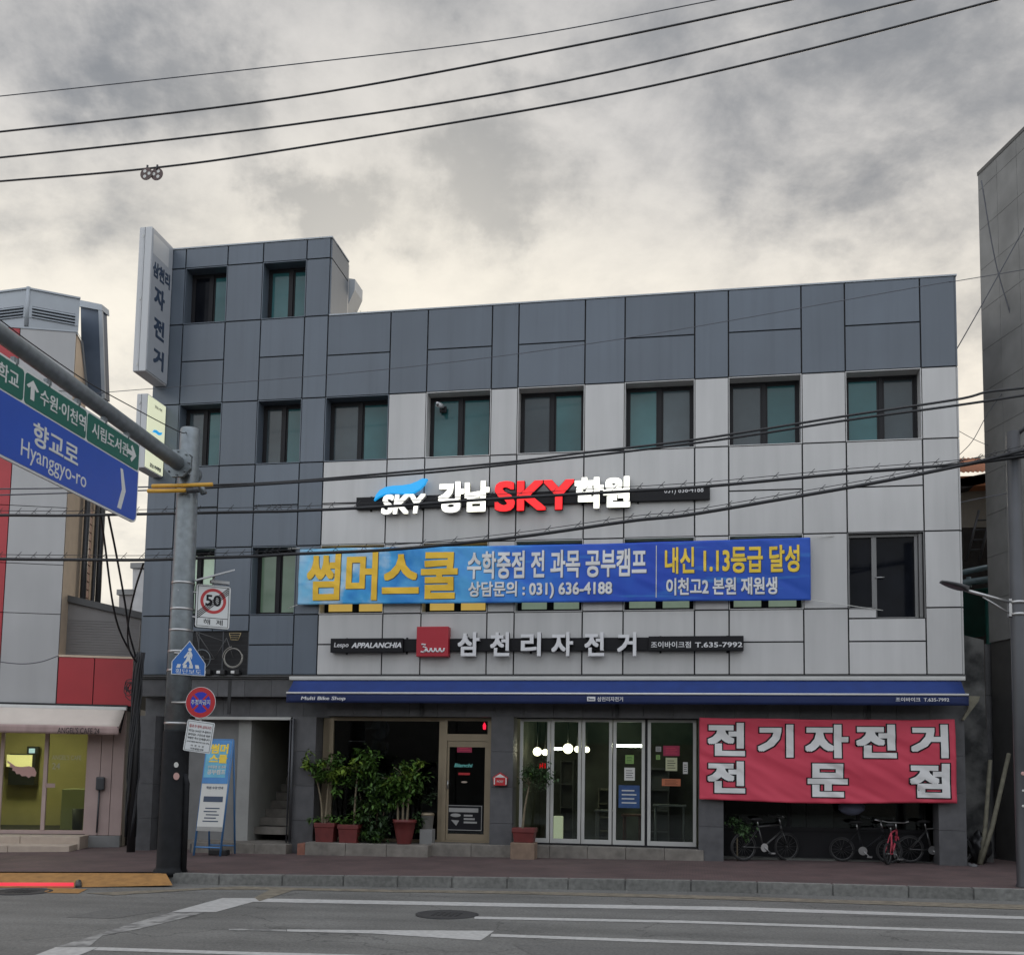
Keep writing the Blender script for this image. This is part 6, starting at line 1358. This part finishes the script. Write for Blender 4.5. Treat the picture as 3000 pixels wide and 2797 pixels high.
def notice(px0, py0, px1, py1, m, label, Y, name='notice', txt=None, grp=None, tm='bar_black'):
    a, b = at(px0, py1, Y), at(px1, py0, Y); t = thing(name, label, 'notice', (a.x, Y, a.z), 0, grp); g = MB(); g.box(a.x, b.x, Y, Y+.003, a.z, b.z); g.build('sheet', m, t)
    w_, h_ = b.x-a.x, b.z-a.z
    g = MB()
    if txt: text(g, txt, a.x+.12*w_, b.x-.12*w_, a.z+.55*h_, a.z+.8*h_, Y, .0015, .01)
    else:
        for k in range(4): g.box(a.x+.15*w_, b.x-(.15+.1*(k % 2))*w_, Y-.0012, Y, a.z+h_*(.2+.18*k), a.z+h_*(.25+.18*k))
    g.build('print', tm, t); return t
YG = YS+.002; G1 = 'notices on the entrance door'; G2 = 'notices on the folding doors'
notice(1339, 2173, 1383, 2203, 'magenta', 'dark red sheet near the top of the entrance door', YG, grp=G1, tm='banner_red')
t = thing('door_lettering', 'teal slanted lettering in the middle of the entrance door', 'lettering', tuple(at(1332, 2246, YG))); g = MB(); a, b = at(1331, 2246, YG), at(1385, 2236, YG); text(g, 'Bianchi', a.x, b.x, a.z, b.z, YG, .003, .03, 0, .2); g.build('lettering', 'teal_text', t)
g = MB(); a, b = at(1343, 2269, YG), at(1377, 2263, YG); g.box(a.x, b.x, YG-.003, YG, a.z, b.z); tag(g.build('door_label', 'sign_red', None, org=tuple(a)), 'narrow red strip label under the teal door lettering', 'label')
g = MB(); a = at(1360, 2290, YG); g.disc((a.x, a.z), .065, YG-.003, YG, 20, 0, 0, 1.0)
for p in g.v: p.z = a.z+(p.z-a.z)*.3
tag(g.build('door_label', 'cafe_step', None, org=tuple(a)), 'pale oval label on the entrance door below the red strip', 'label')
t = thing('door_poster', 'black and white poster in a thin frame at the bottom of the entrance door', 'poster', tuple(at(1300, 2430, YG))); a, b = at(1303, 2432, YG), at(1415, 2358, YG); w_, h_ = b.x-a.x, b.z-a.z
g = MB(); g.box(a.x, b.x, YG-.004, YG, a.z, b.z); g.build('sheet', 'bar_black', t)
g = MB(); rect_frame(g, a.x+.02, b.x-.02, a.z+.015, b.z-.01, YG-.006, YG-.0041, .012); g.box(a.x+.1*w_, a.x+.88*w_, YG-.006, YG-.0041, a.z+.72*h_, a.z+.88*h_); g.prism([(a.x+w_*(.28+.14*math.cos(k/12*6.283)), a.z+h_*(.6+.07*math.sin(k/12*6.283))) for k in range(12)], YG-.006, YG-.0041)
for k in range(3): g.box(a.x+.5*w_, a.x+(.85-.06*k)*w_, YG-.006, YG-.0041, a.z+h_*(.3+.13*k), a.z+h_*(.37+.13*k))
g.prism([(a.x+.16*w_, a.z+.42*h_), (a.x+.38*w_, a.z+.4*h_), (a.x+.3*w_, a.z+.2*h_)], YG-.006, YG-.0041); g.build('print', 'plaster_pale', t)
YN = YF+.02
notice(1832, 2211, 1857, 2236, 'paper_green', 'green and white sheet high on the fourth folding door', YN, grp=G2)
notice(1829, 2248, 1860, 2285, 'paper', 'white rounded sheet below the green one on the fourth folding door', YN, grp=G2)
notice(1812, 2300, 1874, 2365, 'poster_navy', 'large dark blue poster low on the fourth folding door', YN, grp=G2, tm='paper')
notice(1943, 2184, 1991, 2213, 'magenta', 'dark magenta sheet high on the fifth folding door', YN, grp=G2, tm='banner_red')
notice(1950, 2219, 1984, 2257, 'paper_yellow', 'pale yellow sheet in the middle of the fifth folding door', YN, grp=G2)
notice(1939, 2281, 1994, 2301, 'paper_orange', 'orange strip notice on the fifth folding door', YN, grp=G2)
notice(2001, 2232, 2015, 2266, 'paper', 'narrow white slip at the right edge of the fifth folding door', YN, grp=G2)
notice(1921, 2186, 1937, 2201, 'plaster_pale', 'small grey slip at the left of the fifth folding door', YN, grp=G2)
notice(1922, 2211, 1934, 2224, 'paper_green', 'tiny green slip below the grey one on the fifth folding door', YN, grp=G2)
g = MB(); 
for px0, py0, px1, py1 in ((1583, 2236, 1582, 2250), (1590, 2234, 1589, 2250), (1597, 2235, 1597, 2250), (1583, 2244, 1590, 2242)): g.tube([at(px0, py0, .8), at(px1, py1, .8)], .012, 6)
tag(g.build('neon_sign', 'lit_red', None, org=tuple(at(1590, 2250, .8))), 'small red neon strokes inside the first folding door', 'neon sign')
for k, (px, py, r_) in enumerate(((1574, 2201, .095), (1597, 2203, .07), (1664, 2192, .11), (1692, 2194, .07), (1719, 2195, .065))):
    p = at(px, py, 2.2); t = thing('globe_lamp', ('large lit globe lamp behind the first folding door', 'small lit globe lamp at the right edge of the first folding door', 'largest lit globe lamp behind the second folding door', 'small lit globe lamp at the right edge of the second folding door', 'small lit globe lamp at the left edge of the third folding door')[k], 'lamp', tuple(p), 0, 'globe lamps inside the shop')
    g = MB(); g.ball(p, r_, 0, 18); g.build('globe', 'globe', t); g = MB(); g.tube([p+Vector((0, 0, r_*.9)), Vector((p.x, p.y, 2.95))], .012, 6); g.build('cord', 'black', t)
for k, (p0, p1, py) in enumerate(((1806, 1884, 2184), (1622, 1646, 2193))):
    a, b = at(p0, py, 2.6), at(p1, py, 2.6); g = MB(); g.box(a.x, b.x, 2.55, 2.65, a.z-.025, a.z+.03, bev=.008); tag(g.build('ceiling_light', 'tube_light', None, org=tuple(a)), ('long lit strip light behind the fourth folding door', 'short lit strip light behind the second folding door')[k], 'lamp', 'strip lights inside the shop')
# things inside the middle shop, half seen through the glass
def table(px0, px1, py, Y, label, m='plaster_pale'):
    a, b = at(px0, py, Y), at(px1, py, Y); t = thing('table', label, 'table', ((a.x+b.x)/2, Y, .03)); g = MB(); g.box(a.x, b.x, Y, Y+.6, a.z-.035, a.z, bev=.006); g.build('top', m, t)
    for xx in (a.x+.05, b.x-.05):
        for yy in (Y+.06, Y+.54): g = MB(); g.tube([(xx, yy, a.z-.035), (xx, yy, .02)], .022, 6); g.build('leg', m, t)
table(1740, 1795, 2372, 1.4, 'pale small table behind the third folding door'); table(1912, 2010, 2356, 1.6, 'grey table behind the fifth folding door', 'frame_alu'); table(1820, 1880, 2385, 1.3, 'dark table behind the fourth folding door', 'wood_red')
for k, (q0, q1, zz, m_, lab) in enumerate(((1640, 1680, 1.9, 'inside', 'tall dark cabinet at the back of the middle shop'), (1752, 1790, 1.25, 'beam_wood', 'low wooden shelf rack at the back of the middle shop'), (1895, 1960, 1.75, 'frame_mid', 'wide grey shelf rack at the back of the middle shop'))):
    a, b = at(q0, 2300, 3.8), at(q1, 2300, 3.8); t = thing('shelf_rack', lab, 'shelf', (a.x, 3.9, .03)); g = MB(); g.box(a.x, b.x, 4.15, 4.2, .034, zz)
    for xx in (a.x, b.x-.03): g.box(xx, xx+.03, 3.8, 4.15, .034, zz)
    g.build('frame', m_, t)
    for j in range(4): zj_ = .25+(zz-.3)*j/3; g = MB(); g.box(a.x+.03, b.x-.03, 3.8, 4.15, zj_, zj_+.025); g.build('shelf', m_, t)
a, b = at(1618, 2390, 1.5), at(1645, 2440, 1.5); g = MB(); g.box(a.x, b.x, 1.5, 1.8, .02, a.z, bev=.02); tag(g.build('lit_box', 'lit_panel', None, org=tuple(a)), 'glowing pale box on the floor behind the second folding door', 'light box')
# ================================================================== A-BOARD
bl_, br_2 = gnd(560, 2507), gnd(646, 2507)
t = thing('a_board', 'tall leaning blue and white advertising board on a blue frame', 'a board', ((bl_.x+br_2.x)/2, bl_.y, bl_.z))
yb = (bl_.y+br_2.y)/2; zb0 = gz(-8.6); xl, xr = bl_.x+.02, br_2.x+.02
top = atx(687, 2167, xr+.02)
dyz = (top.y-yb)/(top.z-zb0); bz0 = atx(648, 2435, xr).z; bz1 = top.z; bzm = at(600, 2294, yb+dyz*.9).z
class LB(MB):
    pass
def leanmb():
    m = MB(); m.T = Matrix(((1, 0, 0, 0), (0, 1, dyz, yb-dyz*zb0), (0, 0, 1, 0), (0, 0, 0, 1))); return m
xl2 = xl+.01
g = leanmb(); 
for xx in (xl, xr): g.tube([(xx, 0, zb0), (xx, 0, bz1)], .022, 8)
g.tube([(xl, 0, zb0+.16), (xr, 0, zb0+.16)], .018, 8); g.tube([(xl, 0, bz1), (xr, 0, bz1)], .02, 8); g.build('front_frame', 'frame_blue', t)
g = MB(); yt = yb+dyz*(bz1-zb0); yk = yb+1.05*dyz*(bz1-zb0)+.25
for xx in (xl, xr): g.tube([(xx, yt, bz1), (xx, yk, zb0)], .02, 8)
g.tube([(xl, yk-.02, zb0+.16), (xr, yk-.02, zb0+.16)], .016, 8); g.build('back_frame', 'frame_blue', t)
g = leanmb(); g.box(xl+.005, xr-.005, -.03, -.022, bz0, bz1-.01); o = g.build('board', 'paper', t)
g = leanmb(); g.box(xl+.006, xr-.006, -.036, -.0301, bzm, bz1-.011); pb2 = g.build('blue_poster', 'board_blue', o)
g = leanmb(); g.box(xl+.02, xr-.07, -.0385, -.0365, bzm+.12, bz1-.1); g.build('sky_field', 'board_sky', pb2)
def bt(s, x0, x1, z0, z1, m, bold): g = leanmb(); W_ = xr-xl; H_ = bz1-bz0; text(g, s, xl+x0*W_, xl+x1*W_, bz0+z0*H_, bz0+z1*H_, -.0388 if z0 > .5 else -.031, .0015, bold); g.build('lettering', m, pb2 if z0 > .5 else o)
bt('썸머', .18, .88, .845, .955, 'yellow_text', .04); bt('스쿨', .18, .88, .74, .835, 'yellow_text', .04); bt('수학중점 전 과목', .16, .86, .68, .715, 'paper', .02); bt('공부캠프', .16, .86, .615, .67, 'paper', .03)
bt('학원 수강 안내', .2, .84, .455, .485, 'navy_text', .01)
g = leanmb(); W_ = xr-xl; H_ = bz1-bz0
g.box(xl+.14*W_, xr-.12*W_, -.0335, -.031, bz0+.315*H_, bz0+.375*H_); 
for k in range(5): g.box(xl+(.2+.05*(k % 3))*W_, xr-(.2+.1*(k % 2))*W_, -.0325, -.031, bz0+(.1+.035*k)*H_, bz0+(.112+.035*k)*H_)
g.build('print', 'navy_text', o); g = leanmb(); g.box(xl+.01, xr-.01, -.0335, -.0305, bz0+.005, bz0+.085); g.build('lower_strip', 'plaster_pale', o)
g = MB(); g.box((xl+xr)/2-.1, xr+.02, yb+.25, yb+.4, zb0-.01, zb0+.1, bev=.02); tag(g.build('sand_bag', 'black', None, org=(xr, yb+.3, zb0)), 'black weight lying on the ground behind the foot of the advertising board', 'weight')
# ================================================================== BICYCLES BEHIND THE RED BANNER
def bike(name, label, X, Y, rz, wr, m, ln, lean=0.0):
    t = thing(name, label, 'bicycle', (X, Y, gz(X)), rz, 'bicycles under the red banner'); T = Matrix.Translation((X, Y, gz(X))) @ Matrix.Rotation(rz, 4, 'Z') @ Matrix.Rotation(lean, 4, 'X')
    def B_(): b = MB(); b.T = T; return b
    def wheel(x):
        b = B_(); b.tube([(x+wr*math.cos(q/28*6.2832), 0, wr+wr*.96*math.sin(q/28*6.2832)) for q in range(29)], .02, 8, caps=False); w_ = b.build('wheel', 'tyre', t)
        b = B_(); b.tube([(x+wr*.9*math.cos(q/28*6.2832), 0, wr+wr*.87*math.sin(q/28*6.2832)) for q in range(29)], .009, 6, caps=False)
        for q in range(14): a_ = q/14*6.2832; b.tube([(x, .0, wr), (x+wr*.9*math.cos(a_), 0, wr+wr*.87*math.sin(a_))], .0025, 4)
        b.tube([(x, -.05, wr), (x, .05, wr)], .022, 8); b.build('rim', 'bike_silver', w_)
    wheel(-ln/2); wheel(ln/2)
    bb = (-.05*ln, 0, wr*.95); st = (-.16*ln, 0, wr+.38); hd = (.36*ln, 0, wr+.42); hd2 = (.38*ln, 0, wr+.3); ra_ = (-ln/2, 0, wr); fa = (ln/2, 0, wr)
    b = B_()
    for u_, v_, r_ in ((bb, st, .018), (st, hd, .017), (bb, hd2, .02), (hd, hd2, .02)): b.tube([u_, v_], r_, 8)
    for s_ in (-.05, .05): b.tube([(bb[0], s_*.6, bb[2]), (ra_[0], s_, ra_[2])], .010, 6); b.tube([(st[0], s_*.4, st[2]-.04), (ra_[0], s_, ra_[2])], .009, 6); b.tube([(hd2[0], s_*.5, hd2[2]), (fa[0], s_, fa[2])], .012, 6)
    b.build('frame', m, t)
    b = B_(); b.tube([st, (st[0]-.02, 0, st[2]+.12)], .013, 6); b.build('seat_post', 'chrome', t)
    b = B_(); b.ball((st[0]-.03, 0, st[2]+.14), .1, 0, 12, (1.25, .7, .35)); b.build('saddle', 'tyre', t)
    b = B_(); b.tube([hd, (hd[0]-.03, 0, hd[2]+.12)], .014, 6); b.tube([(hd[0]-.12, -.26, hd[2]+.17), (hd[0]-.02, -.15, hd[2]+.14), (hd[0]-.02, .15, hd[2]+.14), (hd[0]-.12, .26, hd[2]+.17)], .012, 6); b.build('handlebar', 'chrome', t)
    b = B_(); b.disc((bb[0], bb[2]), .08, -.05, -.045, 20); b.tube([(bb[0], -.06, bb[2]), (bb[0]+.12, -.08, bb[2]-.1)], .01, 6); b.box(bb[0]+.08, bb[0]+.17, -.16, -.06, bb[2]-.115, bb[2]-.09); b.build('crank', 'chrome', t)
    return t
p = gnd(2225, 2500); bike('bicycle', 'silver bicycle at the left under the red banner', p.x, .30, R(28), .26, 'bike_silver', .95)
p = gnd(2480, 2505); bike('bicycle', 'dark folding bicycle with a wheel showing in the middle under the red banner', p.x+.12, .36, R(-12), .22, 'frame_dark', .85)
p = gnd(2570, 2508); bike('bicycle', 'small pink child bicycle turned towards the street under the red banner', p.x, .15, R(62), .19, 'bike_pink', .62)
p = gnd(2690, 2510); bike('bicycle', 'thin dark bicycle at the right end under the red banner', p.x, .42, R(8), .25, 'bike_silver', .9)
g = MB(); leaves(g, [(2160, 2430, 36, 170), (2140, 2400, 24, 70), (2185, 2440, 24, 70)], .1, 1, .06, random.Random(77)); t = thing('leafy_shrub', 'dark low plant beside the left bicycle under the red banner', 'shrub', (at(2160, 2480, .1).x, .1, gz(.7))); g.build('foliage', 'leaf_dark', t)
g = MB(); a = at(2160, 2480, .1); g.tube([(a.x, .12, gz(a.x)-.01), (a.x, .1, gz(a.x)+.5)], .014, 6); g.build('stem', 'bark', t)
a, b = at(2455, 2368, .5), at(2530, 2368, .5); g = MB(); bm = bmesh.new(); bmesh.ops.create_icosphere(bm, subdivisions=3, radius=1)
for vv in bm.verts: q = vv.co.copy(); k = 1+.18*mnoise.noise(q*2); vv.co = Vector(((a.x+b.x)/2+q.x*.24*k, .36+q.y*.2*k, 1.02+q.z*.14*k))
g.addbm(bm, 0, True); tag(g.build('cloth_bundle', 'fabric_blue', None, org=((a.x+b.x)/2, .36, 1.0)), 'grey blue cloth cover bundled on the middle bicycle', 'cloth')

# ================================================================== STREET FRONT ACROSS THE ROAD (mirrored in the shop glass)
t = thing('facing_building', 'plain two storey shop row across the street mirrored in the shop windows', 'building', (0, -27, -.3))
g = MB()
for k in range(9): g.box(-38+9*k, -38+9*k+8.94, -33, -27, -1, 6.4+1.5*((k*7) % 3)/2); 
g.build('wall', 'stone', t)
g = MB(); g.box(-9, 9.5, -27, -26.7, 3.0, 4.3); g.build('green_fascia', 'sign_green', t)
